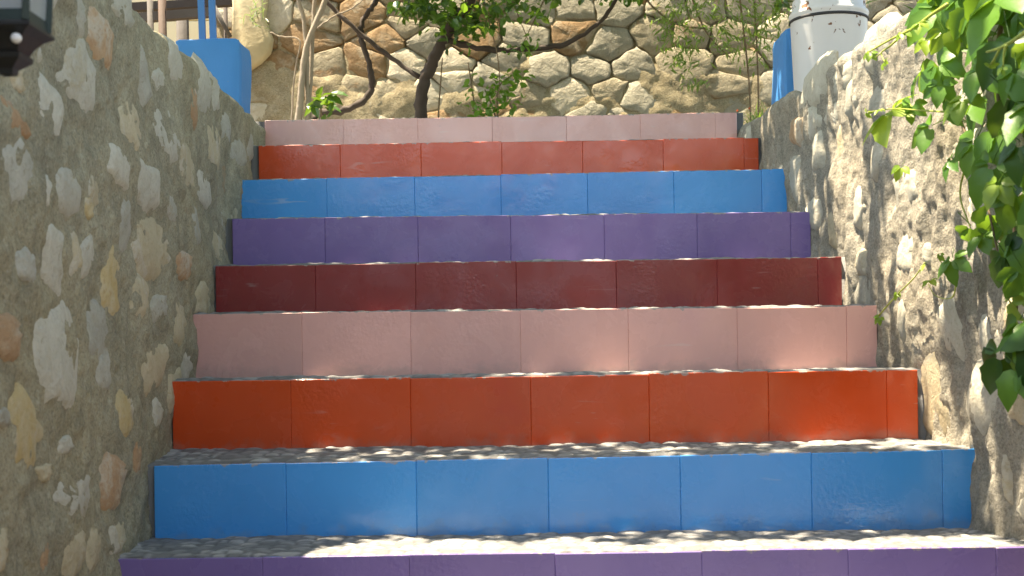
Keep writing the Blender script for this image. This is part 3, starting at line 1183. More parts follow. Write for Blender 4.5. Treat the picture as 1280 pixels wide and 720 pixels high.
zp0 = EYE + 0.90
zp1 = P(1036, 1, 4.95).z
hp = zp1 - zp0
pot = empty('planter_pot', (pc.x, 4.95, zp0))
tag(pot, 'white painted round pot with chipped rusty rim on the wall', 'pot')
prof = [(0.0, 0.0), (0.128, 0.0), (0.134, 0.02), (0.146, hp - 0.075), (0.1485, hp - 0.066), (0.152, hp - 0.058), (0.1485, hp - 0.050),
        (0.141, hp - 0.046), (0.137, hp - 0.006), (0.135, hp), (0.128, hp), (0.126, hp - 0.02), (0.122, hp - 0.05)]
po = MB().lathe((0, 0, 0), prof, 48).build('body', M_POT, None, True)
po.location = (pc.x, 4.95, zp0)
po.parent = pot
po.matrix_parent_inverse = Matrix.Translation(pot.location).inverted()
MB().lathe((pc.x, 4.95, zp0 + hp - 0.075), [(0.1485, 0.0), (0.1510, -0.003), (0.1510, -0.008), (0.1475, -0.011)], 48).build('seam', mat_plain('seam_black', (0.03, 0.03, 0.032), 0.6), pot, True)
MB().lathe((pc.x, 4.95, zp0 + hp - 0.05), [(0.124, 0.0), (0.06, 0.012), (0.0, 0.008)], 24).build('soil', M_SOIL, pot, True)

# ------------------------------------------------------------------ wall lantern
M_IRON = mat_plain('cast_iron', (0.018, 0.018, 0.018), 0.42, 0.3, 0.15, 0.1, 80)
M_IRON_G = mat_plain('green_iron', (0.018, 0.032, 0.026), 0.42, 0.3, 0.15, 0.1, 80)
_n = NT('frosted_glass')
_n.b.inputs["Transmission Weight"].default_value = 0.55
M_PANE = _n.set((0.55, 0.60, 0.60), 0.35, 0.5)
YLN = 1.62
lc = P(9, 40, YLN)
lx, lz = lc.x, lc.z
lan = empty('wall_lantern', (lx, YLN, lz - 0.06))
tag(lan, 'black square lantern with frosted panes fixed to the stone wall', 'lantern')
k = YLN / FPX                    # metres per pixel at the lantern


def frus(m, z0, h0, z1, h1):
    """square frustum ring between half widths"""
    b = len(m.v)
    for z_, h_ in ((z0, h0), (z1, h1)):
        for sx, sy in ((-1, -1), (1, -1), (1, 1), (-1, 1)):
            m.v.append((lx + sx * h_, YLN + sy * h_, z_))
    for q in range(4):
        m.f.append([b + q, b + (q + 1) % 4, b + 4 + (q + 1) % 4, b + 4 + q])
    return m


zpx = lambda py: lz + (40 - py) * k
m = MB()
frus(m, zpx(94), 5 * k, zpx(94) + 0.0005, 9 * k)
frus(m, zpx(94), 9 * k, zpx(87), 10 * k)
frus(m, zpx(87), 10 * k, zpx(76), 23 * k)
frus(m, zpx(76), 23 * k, zpx(70), 24 * k)
frus(m, zpx(70), 24 * k, zpx(68), 20 * k)
m.build('finial', M_IRON, lan)
m = MB()
frus(m, zpx(68), 20 * k, zpx(58), 25 * k)
frus(m, zpx(58), 25 * k, zpx(48), 33 * k)
frus(m, zpx(48), 33 * k, zpx(41), 44 * k)
frus(m, zpx(41), 44 * k, zpx(37), 44 * k)
frus(m, zpx(37), 44 * k, zpx(34), 39 * k)
m.build('skirt', M_IRON, lan)
hw0, hw1 = 37 * k, 46 * k
zb0, zb1 = zpx(34), zpx(34) + 0.20
m = MB()
frus(m, zb0, 39 * k, zb0 + 0.014, 38 * k)
frus(m, zb0 + 0.014, 38 * k, zb0 + 0.014, 33 * k)
frus(m, zb1 - 0.014, hw1 + 0.002, zb1, hw1 + 0.002)
for sx, sy in ((-1, -1), (1, -1), (1, 1), (-1, 1)):
    m.tube([(lx + sx * hw0, YLN + sy * hw0, zb0), (lx + sx * hw1, YLN + sy * hw1, zb1)], 0.0062, 4)
m.build('frame', M_IRON_G, lan)
for q in range(4):
    c, s = ((0, -1), (1, 0), (0, 1), (-1, 0))[q]
    tx, ty = -s, c
    vv = []
    for (z_, h_) in ((zb0 + 0.008, hw0), (zb1 - 0.008, hw1)):
        for e in (-1, 1):
            for th in (0, 0.003):
                hh = h_ - 0.001 - th
                vv.append((lx + c * hh + tx * e * (h_ - 0.005), YLN + s * hh + ty * e * (h_ - 0.005), z_))
    mesh_obj('pane', vv, [[0, 2, 6, 4], [5, 7, 3, 1], [0, 4, 5, 1], [2, 3, 7, 6], [0, 1, 3, 2], [4, 6, 7, 5]], M_PANE, lan)
m = MB()
frus(m, zb1, hw1 + 0.016, zb1 + 0.012, hw1 + 0.016)
frus(m, zb1 + 0.012, hw1 + 0.016, zb1 + 0.075, 0.022)
frus(m, zb1 + 0.075, 0.022, zb1 + 0.095, 0.012)
m.build('roof', M_IRON, lan)
MB().tube([(lx, YLN, zb0), (lx, YLN, zb0 + 0.05)], 0.014, 10).build('lamp_holder', M_IRON, lan)
MB().lathe((lx, YLN, zb0 + 0.05), [(0.010, 0), (0.024, 0.03), (0.028, 0.055), (0.018, 0.08), (0.0, 0.088)], 16).build('bulb', mat_plain('bulb_white', (0.75, 0.75, 0.72), 0.3), lan, True)
xw = float(xwall(1, YLN))
MB().tube(spline([(xw - 0.03, YLN, zb1 + 0.05), (xw + 0.08, YLN, zb1 + 0.13), (lx, YLN, zb1 + 0.09)], 6), 0.010, 8).build('bracket', M_IRON, lan, True)
MB().box((xw - 0.05, YLN - 0.035, zb1 - 0.02), (xw + 0.022, YLN + 0.035, zb1 + 0.12), 0.006).build('wall_plate', M_IRON, lan)
sxp = lx + 31 * k
MB().lathe((0, 0, 0), [(0.0065, 0), (0.0065, 0.003), (0.004, 0.0055), (0.0, 0.006)], 14).build('screw', mat_plain('screw_white', (0.8, 0.8, 0.78), 0.4), lan, True,
    Matrix.Rotation(math.radians(118), 3, 'X'), (lx + 24 * k, YLN - 32 * k, zpx(55)))


# ------------------------------------------------------------------ plants
def leaf_mesh_pts(L, W, fold=0.25, droop=0.2, rows=5, serr=0.0):
    """one leaf along +Y from its base, midrib folded"""
    V, F = [], []
    for r in range(rows + 1):
        t = r / rows
        w = W * 0.5 * (math.sin(PI * min(1, t * 0.93 + 0.06)) ** 0.8) * (1.15 - 0.35 * t)
        if serr and 0 < r < rows:
            w *= 1 + serr * (1 if r % 2 else -1)
        if r == rows:
            w = 0.0005
        y = L * t
        z = -droop * L * t * t
        V += [(-w, y - w * 0.1, z + w * fold), (0, y, z), (w, y - w * 0.1, z + w * fold)]
    for r in range(rows):
        a = r * 3
        F += [[a, a + 1, a + 4, a + 3], [a + 1, a + 2, a + 5, a + 4]]
    return V, F


def add_leaf(V, F, M, L, W, **kw):
    lv, lf = leaf_mesh_pts(L, W, **kw)
    b = len(V)
    V += [tuple(M @ Vector(p)) for p in lv]
    F += [[b + i for i in q] for q in lf]


def rot_to(dirv, up=Vector((0, 0, 1)), roll=0.0):
    y = Vector(dirv).normalized()
    x = y.cross(up)
    if x.length < 1e-3:
        x = Vector((1, 0, 0))
    x.normalize()
    z = x.cross(y)
    M = Matrix((x, y, z)).transposed().to_4x4()
    return M @ Matrix.Rotation(roll, 4, 'Y')


def compound(n, L, W, seed):
    """creeper leaf: n leaflets fanned from the tip of the stalk (local frame: stalk end at origin, blade along +Y, face +Z)"""
    r = random.Random(seed)
    V, F = [], []
    fan = {5: (-105, -52, 0, 52, 105), 3: (-62, 0, 62)}[n]
    for a in fan:
        s = (1.0 if abs(a) < 5 else 0.86 if abs(a) < 70 else 0.62) * r.uniform(0.9, 1.1)
        M = Matrix.Rotation(math.radians(-a + r.uniform(-8, 8)), 4, 'Z') @ Matrix.Rotation(math.radians(r.uniform(-30, 5)), 4, 'X') @ Matrix.Translation((0, 0.012, 0))
        add_leaf(V, F, M, L * s, W * s, fold=r.uniform(0.15, 0.5), droop=r.uniform(0.1, 0.4), rows=7, serr=0.07)
    b = len(V)          # stalk
    for (x, y, z) in ((-0.0012, 0, 0), (0.0012, 0, 0), (0.0012, -0.05, 0.004), (-0.0012, -0.05, 0.004), (0, 0, 0.002), (0, -0.05, 0.006)):
        V.append((x, y, z))
    F += [[b, b + 1, b + 2, b + 3], [b, b + 3, b + 5, b + 4], [b + 1, b + 4, b + 5, b + 2]]
    return V, F


# --- creeper over the right-hand wall
creeper = empty('creeper', (float(xwall(-1, 3.0)) - 0.05, 3.0, float(ztop(-1, 3.0))))
tag(creeper, 'green five-leaved creeper hanging over the sunlit stone wall', 'creeper')
CM = []
for i in range(4):
    for mt in (M_LEAF_CR, M_LEAF_DK, M_LEAF_YG):
        V, F = compound(5 if i < 3 else 3, 0.088, 0.060, 60 + i)
        me = bpy.data.meshes.new('leaf')
        me.from_pydata(V, [], F)
        me.materials.append(mt)
        me.polygons.foreach_set("use_smooth", [True] * len(me.polygons))
        CM.append(me)


def wall_pt(side, px, py, off):
    """pixel -> point standing off metres in front of the wall face"""
    d = P(px, py, 1.0)
    k = LW if side > 0 else RW
    Y = (k[1] + side * off) / (d.x - k[0])
    return P(px, py, Y)


crng = random.Random(77)


def put_leaf(p, scale, mt, down=0.7, parent=creeper):
    me = CM[crng.randrange(4) * 3 + mt]
    o = bpy.data.objects.new('leaf', me)
    COL.objects.link(o)
    dirv = Vector((crng.uniform(-0.9, 0.5), crng.uniform(-0.9, 0.5), -down + crng.uniform(-0.5, 0.5)))
    upv = Vector((-0.75 + crng.uniform(-.5, .5), -0.65 + crng.uniform(-.5, .5), 0.75))
    M = rot_to(dirv, upv)
    o.matrix_basis = Matrix.Translation(p) @ M @ Matrix.Scale(scale, 4)
    o.parent = parent
    o.matrix_parent_inverse = Matrix.Translation(parent.location).inverted()


# (px, py, size in px across, stand-off, material 0 green 1 dark 2 young)
LV = [
    (1112, 150, 62, .16, 2), (1170, 20, 60, .12, 0), (1190, 62, 60, .10, 0), (1172, 88, 56, .14, 0), (1215, 20, 70, .12, 0), (1240, 60, 70, .1, 1),
    (1150, 98, 58, .15, 0), (1180, 130, 60, .12, 0), (1225, 130, 64, .10, 0), (1165, 165, 50, .12, 0), 
    (1220, 185, 60, .12, 0), (1245, 170, 60, .10, 0), (1190, 205, 44, .1, 0), (1240, 215, 66, .14, 1), (1262, 130, 84, .22, 1),
    (1262, 60, 84, .22, 1), (1276, 190, 80, .2, 1), (1270, 250, 74, .16, 1), (1214, 290, 50, .1, 0), (1190, 330, 44, .08, 0),
    (1270, 300, 60, .14, 0), (1255, 325, 60, .16, 1), (1278, 345, 60, .16, 0), (1262, 385, 56, .16, 2), (1275, 410, 66, .2, 1), (1250, 455, 78, .22, 1),
    (1272, 470, 80, .22, 0), (1279, 440, 60, .2, 2), (1200, 5, 60, .1, 1), (1230, -8, 70, .14, 1), (1185, -15, 60, .1, 0), (1255, 5, 80, .2, 0),
    (1160, 55, 34, .10, 2), (1140, 135, 34, .14, 0), (1250, 100, 60, .08, 1), (1262, 215, 60, .08, 1), (1272, 20, 60, .08, 1),
    (1255, 290, 44, .06, 1), (1228, 300, 36, .08, 0), (1225, 95, 52, .16, 0),
    (1180, 45, 46, .14, 2), (1205, 130, 44, .18, 2), (1175, 112, 44, .16, 0), (1248, 235, 44, .2, 2), (1270, 95, 60, .26, 0), (1160, 5, 50, .12, 1),
]
for (px, py, sz, off, mt) in LV:
    p = wall_pt(-1, px, py - sz * 0.16, off)
    if mt == 1 and crng.random() < 0.55:
        mt = 0
    put_leaf(p, sz * crng.uniform(1.0, 1.35) / FPX * p.y / 0.135, mt)
for i in range(95):          # the mass of it goes on beyond the picture
    px = crng.uniform(1285, 1560)
    py = crng.uniform(-160, 560 if px > 1330 else 420)
    p = wall_pt(-1, px, py, crng.uniform(0.05, 0.24))
    put_leaf(p, crng.uniform(0.9, 1.35), crng.choice((0, 0, 1, 1, 2)))
for i in range(60):          # along the top of the wall, above the picture
    px = crng.uniform(1165, 1500)
    p = wall_pt(-1, px, crng.uniform(-150, -18), crng.uniform(0.0, 0.18))
    put_leaf(p, crng.uniform(0.8, 1.2), crng.choice((0, 0, 1, 2)), 0.4)


def wstem(pts, r0, r1, mat, off=0.07, name='stem', n=5):
    q = spline([wall_pt(-1, a, b, off if len(c) == 0 else c[0]) for (a, b, *c) in pts], n)
    return MB().tube(q, taper(r0, r1, len(q)), 6).build(name, mat, creeper, True)


wstem([(1260, -120), (1215, -30), (1195, 60), (1192, 120), (1215, 190), (1235, 260), (1250, 330)], 0.006, 0.002, M_TWIG)
wstem([(1280, -100), (1250, 40), (1248, 130), (1262, 240), (1272, 350), (1266, 450)], 0.007, 0.002, M_TWIG)
wstem([(1320, -80), (1290, 100), (1285, 300), (1282, 440)], 0.007, 0.003, M_TWIG)
wstem([(1215, 185), (1200, 240), (1213, 285)], 0.003, 0.0015, M_STEM_YG)
wstem([(1185, 5, .16), (1165, 18, .18), (1140, 36, .2), (1112, 50, .2), (1086, 65, .2)], 0.0045, 0.0018, M_STEM_YG)
wstem([(1130, 42, .2), (1112, 58, .21), (1102, 66, .21), (1106, 78, .21)], 0.0028, 0.0014, M_STEM_YG)
wstem([(1102, 66, .21), (1094, 72, .21)], 0.002, 0.001, M_STEM_YG)
wstem([(1290, 34, .3), (1268, 50, .3), (1250, 60, .31), (1233, 65, .31)], 0.0045, 0.002, M_STEM_YG)
wstem([(1258, 56, .31), (1255, 68, .31), (1254, 84, .31)], 0.003, 0.0012, M_STEM_YG)
wstem([(1250, 60, .31), (1243, 74, .31), (1238, 80, .31)], 0.0025, 0.0012, M_STEM_YG)
wstem([(1098, 395, .04), (1120, 370, .05), (1142, 348, .05), (1156, 328, .04)], 0.0026, 0.0014, M_STEM_YG)
wstem([(1184, 140, .12), (1150, 138, .14), (1118, 136, .16), (1085, 140, .16)], 0.0024, 0.0012, M_STEM_YG)
wstem([(1196, 350, .05), (1190, 372, .05), (1170, 370, .05), (1160, 355, .05)], 0.002, 0.001, M_STEM_YG)
for (px, py, off, sz) in ((1088, 66, .2, 20), (1105, 78, .21, 18), (1128, 40, .2, 22), (1150, 28, .2, 24), (1238, 80, .31, 18), (1254, 84, .31, 18), (1100, 396, .04, 16), (1122, 366, .05, 14), (1156, 330, .04, 20), (1084, 140, .16, 16), (1100, 137, .16, 16), (1127, 208, .08, 26), (1162, 350, .06, 24), (1175, 318, .06, 16)):
    p = wall_pt(-1, px, py, off)
    put_leaf(p, sz / FPX * p.y / 0.135, 2)


# --- leaf clouds (many small leaves in one crown mesh)
def cloud(name, pts, L, W, mat, parent, rng, droop=0.5, dirs=None, rows=2):
    V, F = [], []
    for i, p in enumerate(pts):
        d = dirs[i] if dirs is not None else Vector((rng.gauss(0, 1), rng.gauss(0, 1), rng.gauss(-droop, 0.7)))
        s = rng.uniform(0.65, 1.25)
        M = Matrix.Translation(p) @ rot_to(d, Vector((rng.gauss(0, .6), rng.gauss(0, .6), 1)))
        add_leaf(V, F, M, L * s, W * s, fold=0.3, droop=0.2, rows=rows)
    ob = mesh_obj(name, V, F, mat, parent, False)
    ob['kind'] = 'stuff'
    return ob


# --- vine tree at the head of the steps: dark trunk, limbs and the canopy that shades the flight
YT = 6.75
tree = empty('vine_tree', (P(525, 146, YT).x, YT, ZTOP - 0.02))
tag(tree, 'dark twisted vine trunk with leafy canopy against the rubble wall', 'tree')
tp = [P(x, y, YT - dy) for (x, y, dy) in ((522, 215, 0), (525, 146, 0), (530, 104, .02), (540, 79, .04), (553, 54, .06), (567, 27, .08), (588, 0, .1), (606, -60, .25), (612, -150, .6))]
tp[0].z = ZTOP - 0.04
q = spline(tp, 6)
MB().tube(wob(q, .005, 1), taper(0.034, 0.022, len(q)), 10, lump=0.5, seed=3).build('trunk', M_BARK_DK, tree, True)
q = spline([P(x, y, YT - .06) for (x, y) in ((556, 50), (588, 58), (626, 62), (659, 62), (700, 57), (731, 42), (753, 24), (772, -4), (800, -60))], 5)
MB().tube(wob(q, .006, 2), taper(0.016, 0.009, len(q)), 8, lump=0.5, seed=4).build('branch', M_BARK_DK, tree, True)
q = spline([P(x, y, YT + dy) for (x, y, dy) in ((525, 96, 0.0), (490, 73, .05), (448, 40, .05), (409, 3, .05), (385, -25, 0))], 5)
MB().tube(wob(q, .005, 3), taper(0.013, 0.010, len(q)), 8, lump=0.5, seed=5).build('branch', M_BARK_DK, tree, True)
q = spline([P(x, y, YT + 0.08) for (x, y) in ((392, 150), (402, 141), (430, 138), (457, 123), (465, 104), (461, 79), (452, 50), (451, 35), (459, 17), (472, -2), (490, -50))], 5)
MB().tube(wob(q, .005, 4), taper(0.019, 0.012, len(q)), 8, lump=0.5, seed=6).build('branch', M_BARK_DK, tree, True)
top = tp[-1]
limb_ends = [(-1.6, 3.0, 2.75), (0.2, 2.6, 2.95), (-0.6, 4.6, 3.0), (1.6, 5.0, 2.9), (-2.2, 5.6, 2.8), (1.0, 3.6, 3.1), (0.0, 6.2, 3.0), (2.2, 6.6, 2.8)]
for i, (x, y, z) in enumerate(limb_ends):
    e = Vector((x, y, EYE + z))
    mid = top.lerp(e, 0.5) + Vector((0, 0, 0.25))
    q = spline([top, mid, e], 7)
    MB().tube(q, taper(0.02, 0.006, len(q)), 6, lump=0.2, seed=20 + i).build('limb', M_BARK_DK, tree, True)


def canopy():
    rng = random.Random(404)
    V, F = [], []
    pts = []
    N = 24000
    g = np.random.default_rng(3)
    c = np.stack([g.uniform(-3.0, 2.6, N), g.uniform(1.3, 7.2, N), g.uniform(2.45, 2.95, N)], -1)
    x_, y_ = c[:, 0], c[:, 1]
    # gap pattern sheared along the sun direction so clear sun patches get through
    h = c[:, 2] - 2.7
    xs_ = x_ - h * TO_SUN.x / TO_SUN.z
    ys_ = y_ - h * TO_SUN.y / TO_SUN.z
    nz = fbm(xs_ * 3.0, ys_ * 3.6, 0.3, 2, 71)

    def box(x0, x1, y0, y1, f=0.12):
        a = np.clip((xs_ - x0) / f + .5, 0, 1) * np.clip((x1 - xs_) / f + .5, 0, 1)
        return a * np.clip((ys_ - y0) / f + .5, 0, 1) * np.clip((y1 - ys_) / f + .5, 0, 1)
    T = np.full(len(c), 0.85)  # leaf cover per zone, opened where sun patches should land below
    for (x0, x1, y0, y1, t) in ((-1.75, 0.15, 2.80, 3.20, -0.32), (-0.6, 0.2, 3.45, 3.65, 0.0), (-0.75, 0.2, 3.65, 4.9, 0.20),
                                (0.20, 0.75, 3.2, 4.5, -0.28), (0.2, 0.85, 4.45, 5.0, 0.35), (0.24, 1.5, 1.0, 3.3, -0.8), (-3.2, -1.15, 5.9, 9, -1.0), (-1.1, 2.6, 5.9, 9, 0.38)):
        w = box(x0, x1, y0, y1)
        T = T * (1 - w) + t * w
    c = c[nz < T]
    for p in c:
        pts.append(Vector((p[0], p[1], EYE + p[2])))
    return cloud('crown', pts, 0.105, 0.075, M_LEAF_DK, tree, rng, 0.1)


crown = canopy()
# sprays of the same vine that dip into view against the wall
rng = random.Random(9)
pts = []
for (cx, cy, sx, sy, n) in ((530, 8, 30, 16, 120), (560, 22, 26, 22, 130), (590, 30, 26, 22, 80), (615, 20, 22, 18, 60), (505, 10, 12, 10, 24), (640, 5, 30, 8, 40), (560, -25, 60, 20, 200), (700, -8, 50, 8, 60), (790, -6, 40, 6, 50), (672, 22, 14, 16, 22), (655, 60, 22, 12, 22), (980, 4, 12, 8, 16)):
    for i in range(n):
        pts.append(P(rng.gauss(cx, sx * .6), rng.gauss(cy, sy * .6), rng.uniform(6.45, 6.85)))
cloud('spray', pts[::3], 0.050, 0.036, M_LEAF_CR, tree, rng, 0.5, rows=3)
cloud('spray', pts[1::3] + pts[2::3], 0.050, 0.036, M_LEAF_DK, tree, rng, 0.5, rows=3)
for pth in (((640, 0), (650, 25), (660, 50)), ((680, 0), (668, 25), (655, 52)), ((600, -10), (612, 30), (622, 70), (624, 110), (615, 128))):
    q = spline([P(a, b, 6.6) for a, b in pth], 4)
    MB().tube(q, taper(0.004, 0.002, len(q)), 5).build('twig', M_TWIG, tree, True)

# --- pale stems on the left
shrub = empty('bare_shrub', (P(376, 146, 6.5).x, 6.5, ZTOP - 0.02))
tag(shrub, 'clump of pale grey bare stems at the foot of the rubble wall', 'shrub')
for j, (pth, r0, r1) in enumerate(((((372, 200), (373, 148), (375, 130), (378, 92), (385, 52), (407, 0), (430, -70)), .019, .014),
                                   (((383, 200), (384, 150), (384, 80), (380, 27), (373, -2), (362, -60)), .013, .010),
                                   (((386, 200), (387, 148), (387, 117), (391, 42), (393, -2), (396, -70)), .013, .010),
                                   (((366, 200), (365, 148), (370, 80), (375, 51), (352, 46), (338, 40)), .005, .003),
                                   (((398, 200), (398, 148), (403, 128), (407, 118)), .006, .004),
                                   (((396, 36), (418, 20), (440, 10), (455, -2)), .005, .003))):
    q = spline([P(a, min(b, 210), 6.5 + 0.02 * j) for a, b in pth], 5)
    for v in q:
        v.z = max(v.z, ZTOP - 0.05)
    MB().tube(wob(q, .003, j), taper(r0, r1, len(q)), 8, lump=0.3, seed=j).build('stem', M_BARK_GR, shrub, True)

# --- small leafy plants
rng = random.Random(14)
sp1 = empty('seedling', (P(402, 146, 6.45).x, 6.45, ZTOP - 0.02))
tag(sp1, 'small glossy green seedling at the foot of the pale stems', 'plant')
pts = [P(rng.gauss(400, 9), rng.gauss(127, 6), rng.uniform(6.3, 6.45)) for i in range(26)]
cloud('foliage', pts, 0.075, 0.045, M_LEAF_DK, sp1, rng, 0.1, rows=3)
MB().tube([(sp1.location.x, 6.45, ZTOP - 0.03), P(401, 125, 6.42)], 0.004, 5).build('stem', M_TWIG, sp1)
sp2 = empty('climber', (P(622, 146, 6.7).x, 6.7, ZTOP - 0.02))
tag(sp2, 'sparse leafy climber growing low on the middle of the rubble wall', 'plant')
pts = []
for (cx, cy, s_, n) in ((640, 96, 12, 34), (622, 100, 16, 30), (612, 118, 12, 30), (625, 130, 16, 36), (605, 135, 10, 20)):
    pts += [P(rng.gauss(cx, s_), rng.gauss(cy, s_ * .6), rng.uniform(6.55, 6.75)) for i in range(n)]
cloud('foliage', pts, 0.042, 0.03, M_LEAF_CR, sp2, rng, 0.3, rows=3)
for pth in (((622, 205), (622, 146), (623, 110), (640, 94)), ((621, 150), (612, 125), (606, 112)), ((548, 205), (548, 146), (551, 100), (553, 72)), ((592, 205), (593, 140), (590, 110), (585, 78))):
    q = spline([P(a, b, 6.75) for a, b in pth], 4)
    for v in q:
        v.z = max(v.z, ZTOP - 0.05)
    MB().tube(q, taper(.006, .003, len(q)), 5).build('stem', M_TWIG, sp2, True)

sp3 = empty('wall_sprig', tuple(bw(P(322, 30, 7.3).x, P(322, 30, 7.3).z, 0.03)))
tag(sp3, 'silvery sprig sprouting beside the plaster patch on the rubble wall', 'plant')
pts, dirs = [], []
for (cx_, cy_, n_) in ((318, 18, 16), (326, 10, 14), (312, 22, 12), (330, 26, 10)):
    for i in range(n_):
        pts.append(P(rng.gauss(cx_, 4), rng.gauss(cy_, 4), rng.uniform(7.12, 7.22)))
        dirs.append(Vector((rng.gauss(0, 1), rng.gauss(-.3, .5), rng.gauss(.1, .9))))
cloud('foliage', pts, 0.05, 0.009, mat_leaf('leaf_silver', (0.20, 0.24, 0.15), (0.32, 0.36, 0.24), 0.3), sp3, rng, 0.2, dirs, 2)
MB().tube([sp3.location + Vector((0, 0.05, 0)), sp3.location + Vector((0, -0.05, 0.05)), P(320, 14, 7.18)], taper(.005, .002, 3), 5).build('stem', M_TWIG, sp3)

# --- feathery hanging plant on the right of the rubble wall
fe = empty('feathery_vine', (P(938, 146, 6.7).x, 6.7, ZTOP - 0.02))
tag(fe, 'feathery fine-leaved vine trailing down the rubble wall beside the blue plinth', 'vine')
for pth in (((855, -40), (866, 0), (880, 35), (895, 55), (913, 72)), ((920, -40), (925, 0), (932, 60), (936, 100), (938, 146), (938, 200)), ((942, -40), (943, 0), (946, 60), (948, 120), (948, 200)), ((808, 0), (822, 14), (845, 30), (880, 36))):
    q = spline([P(a, b, 6.7) for a, b in pth], 4)
    for v in q:
        v.z = max(v.z, ZTOP - 0.05)
    MB().tube(q, taper(.006, .004, len(q)), 5).build('stem', M_TWIG, fe, True)
pts, dirs = [], []
for (cx, cy, sx, sy, n) in ((835, 35, 12, 26, 190), (860, 50, 18, 30, 220), (850, 75, 12, 12, 80), (870, 102, 14, 6, 46), (900, 35, 20, 22, 190), (915, 60, 14, 14, 80), (955, 30, 16, 28, 210), (935, 20, 20, 20, 150), (865, 10, 40, 12, 190), (950, 75, 10, 12, 40), (880, -15, 70, 12, 240), (975, 15, 14, 12, 60)):
    for i in range(int(n * 0.6)):
        pts.append(P(rng.gauss(cx, sx * .65), rng.gauss(cy, sy * .65), rng.uniform(6.45, 6.8)))
        dirs.append(Vector((rng.gauss(0, .8), rng.gauss(0, .6), rng.gauss(-0.6, 0.5))))
cloud('foliage', pts, 0.042, 0.012, M_LEAF_FINE, fe, rng, 0.8, dirs, 2)

# --- grass tuft with two orange flowers, and dry growth behind the right wall
gt = empty('grass_tuft', (P(948, 140, 5.95).x, 5.95, ZTOP - 0.02))
tag(gt, 'tuft of bright grass with tiny orange flowers at the end of the wall', 'grass')
V, F = [], []
base = P(950, 146, 5.95)
for i in range(46):
    a = base + Vector((rng.uniform(-.05, .07), rng.uniform(-.05, .05), -.04))
    d = Vector((rng.gauss(-0.45, .55), rng.gauss(-.1, .3), rng.uniform(0.5, 1.0))).normalized()
    L = rng.uniform(0.07, 0.17)
    w = 0.0028
    m1, e = a + d * L * .55, a + d * L + Vector((d.x * .05, 0, -0.025))
    s_ = Vector((w, w, 0))
    b = len(V)
    V += [a - s_, a + s_, m1 + s_ * .8, m1 - s_ * .8, e]
    F += [[b, b + 1, b + 2, b + 3], [b + 3, b + 2, b + 4]]
mesh_obj('blades', V, F, M_LEAF_YG, gt)
M_FLOW = mat_plain('orange_petal', (0.75, 0.13, 0.03), 0.6, 0, 0.1, 0)
for (px, py) in ((922, 138), (937, 135)):
    c = P(px, py, 5.86)
    V, F = [], []
    for k_ in range(6):
        add_leaf(V, F, Matrix.Translation(c) @ Matrix.Rotation(k_ * PI / 3, 4, 'Y') @ Matrix.Rotation(0.5, 4, 'X') @ Matrix.Rotation(PI / 2 * 0, 4, 'Z'), 0.012, 0.009, rows=2)
    mesh_obj('flower', V, F, M_FLOW, gt)
dg = empty('dry_bush', (P(1105, 10, 4.6).x + 0.35, 4.7, EYE + 0.74))
tag(dg, 'olive wispy bush growing behind the wall next to the white pot', 'bush')
pts, dirs = [], []
for i in range(420):
    pts.append(dg.location + Vector((rng.gauss(0.02, .16), rng.gauss(0, .14), rng.uniform(0.02, 0.75))))
    dirs.append(Vector((rng.gauss(-.6, .5), rng.gauss(-.2, .4), rng.gauss(.5, .5))))
cloud('foliage', pts, 0.11, 0.010, M_LEAF_FINE, dg, rng, 0.2, dirs, 2)
for i in range(5):
    MB().tube([dg.location + Vector((0, 0, -.03)), dg.location + Vector((rng.uniform(-.25, .2), rng.uniform(-.15, .15), rng.uniform(.4, .7)))], taper(.006, .002, 2), 5).build('stem', M_TWIG, dg)


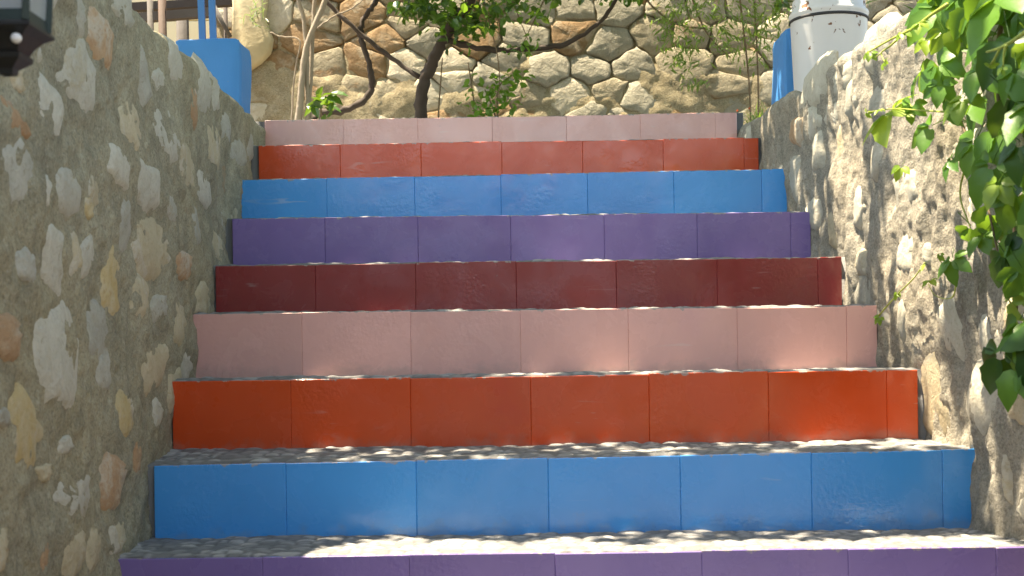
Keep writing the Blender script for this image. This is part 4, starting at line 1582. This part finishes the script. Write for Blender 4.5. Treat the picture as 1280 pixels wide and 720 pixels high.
# ------------------------------------------------------------------ behind the viewer: unseen trees and house added for the tiles to mirror
def reflection_tree(x, y, h, r, label, seed):  # added dark crown beside the bright gap that the tiles reflect
    rg = random.Random(seed)
    t = empty('mirrored_tree', (x, y, 0))
    tag(t, label, 'tree', 'unseen trees added for the tile reflections')
    q = spline([(x, y, -0.05), (x + 0.1, y, h * 0.3), (x - 0.05, y + 0.1, h * 0.7)], 5)
    MB().tube(q, taper(0.14, 0.05, len(q)), 10, lump=0.2, seed=seed).build('trunk', M_BARK_DK, t, True)
    pts = []
    lob = [Vector((x + rg.gauss(0, r * .45), y + rg.gauss(0, r * .45), rg.uniform(1.6, h))) for _ in range(16)]
    for c in lob:
        for _ in range(330):
            d = Vector((rg.gauss(0, 1), rg.gauss(0, 1), rg.gauss(0, 1))).normalized() * (r * 0.55 * rg.random() ** 0.4)
            pts.append(c + d)
    cloud('crown', pts, 0.17, 0.11, M_LEAF_DK, t, rg, 0.3)


reflection_tree(-3.45, -5.0, 5.6, 1.5, 'unseen leafy tree added for the tile reflections on the lantern side', 31)
reflection_tree(3.55, -5.0, 5.8, 1.5, 'unseen leafy tree added for the tile reflections on the creeper side', 32)
hs = empty('house', (0, -12.5, 0))  # added to keep low sky out of the lower risers' reflections
tag(hs, 'unseen low ochre house added for the tile reflections', 'house')
M_WHITE = mat_plain('ochre_plaster', (0.34, 0.27, 0.17), 0.9, 0, 0.06, 0.2, 30)
MB().box((-6, -17, -0.02), (6, -12.5, 4.2)).build('wall', M_WHITE, hs)
m = MB()
m.v = [(-6.3, -17.3, 4.0), (6.3, -17.3, 4.0), (6.3, -12.2, 4.0), (-6.3, -12.2, 4.0), (-6.3, -14.75, 4.9), (6.3, -14.75, 4.9)]
m.f = [[0, 1, 5, 4], [2, 3, 4, 5], [0, 4, 3], [1, 2, 5], [0, 3, 2, 1]]
m.build('roof', mat_plain('roof_tile', (0.32, 0.13, 0.07), 0.9), hs)
M_SHUT = mat_plain('blue_shutter', (0.05, 0.16, 0.36), 0.6)
MB().box((-0.5, -12.52, 0.0), (0.5, -12.44, 2.1), 0.01).build('door', M_SHUT, hs)
for x in (-3.4, 3.0):
    MB().box((x - 0.45, -12.52, 1.1), (x + 0.45, -12.45, 2.3), 0.01).build('window', M_SHUT, hs)
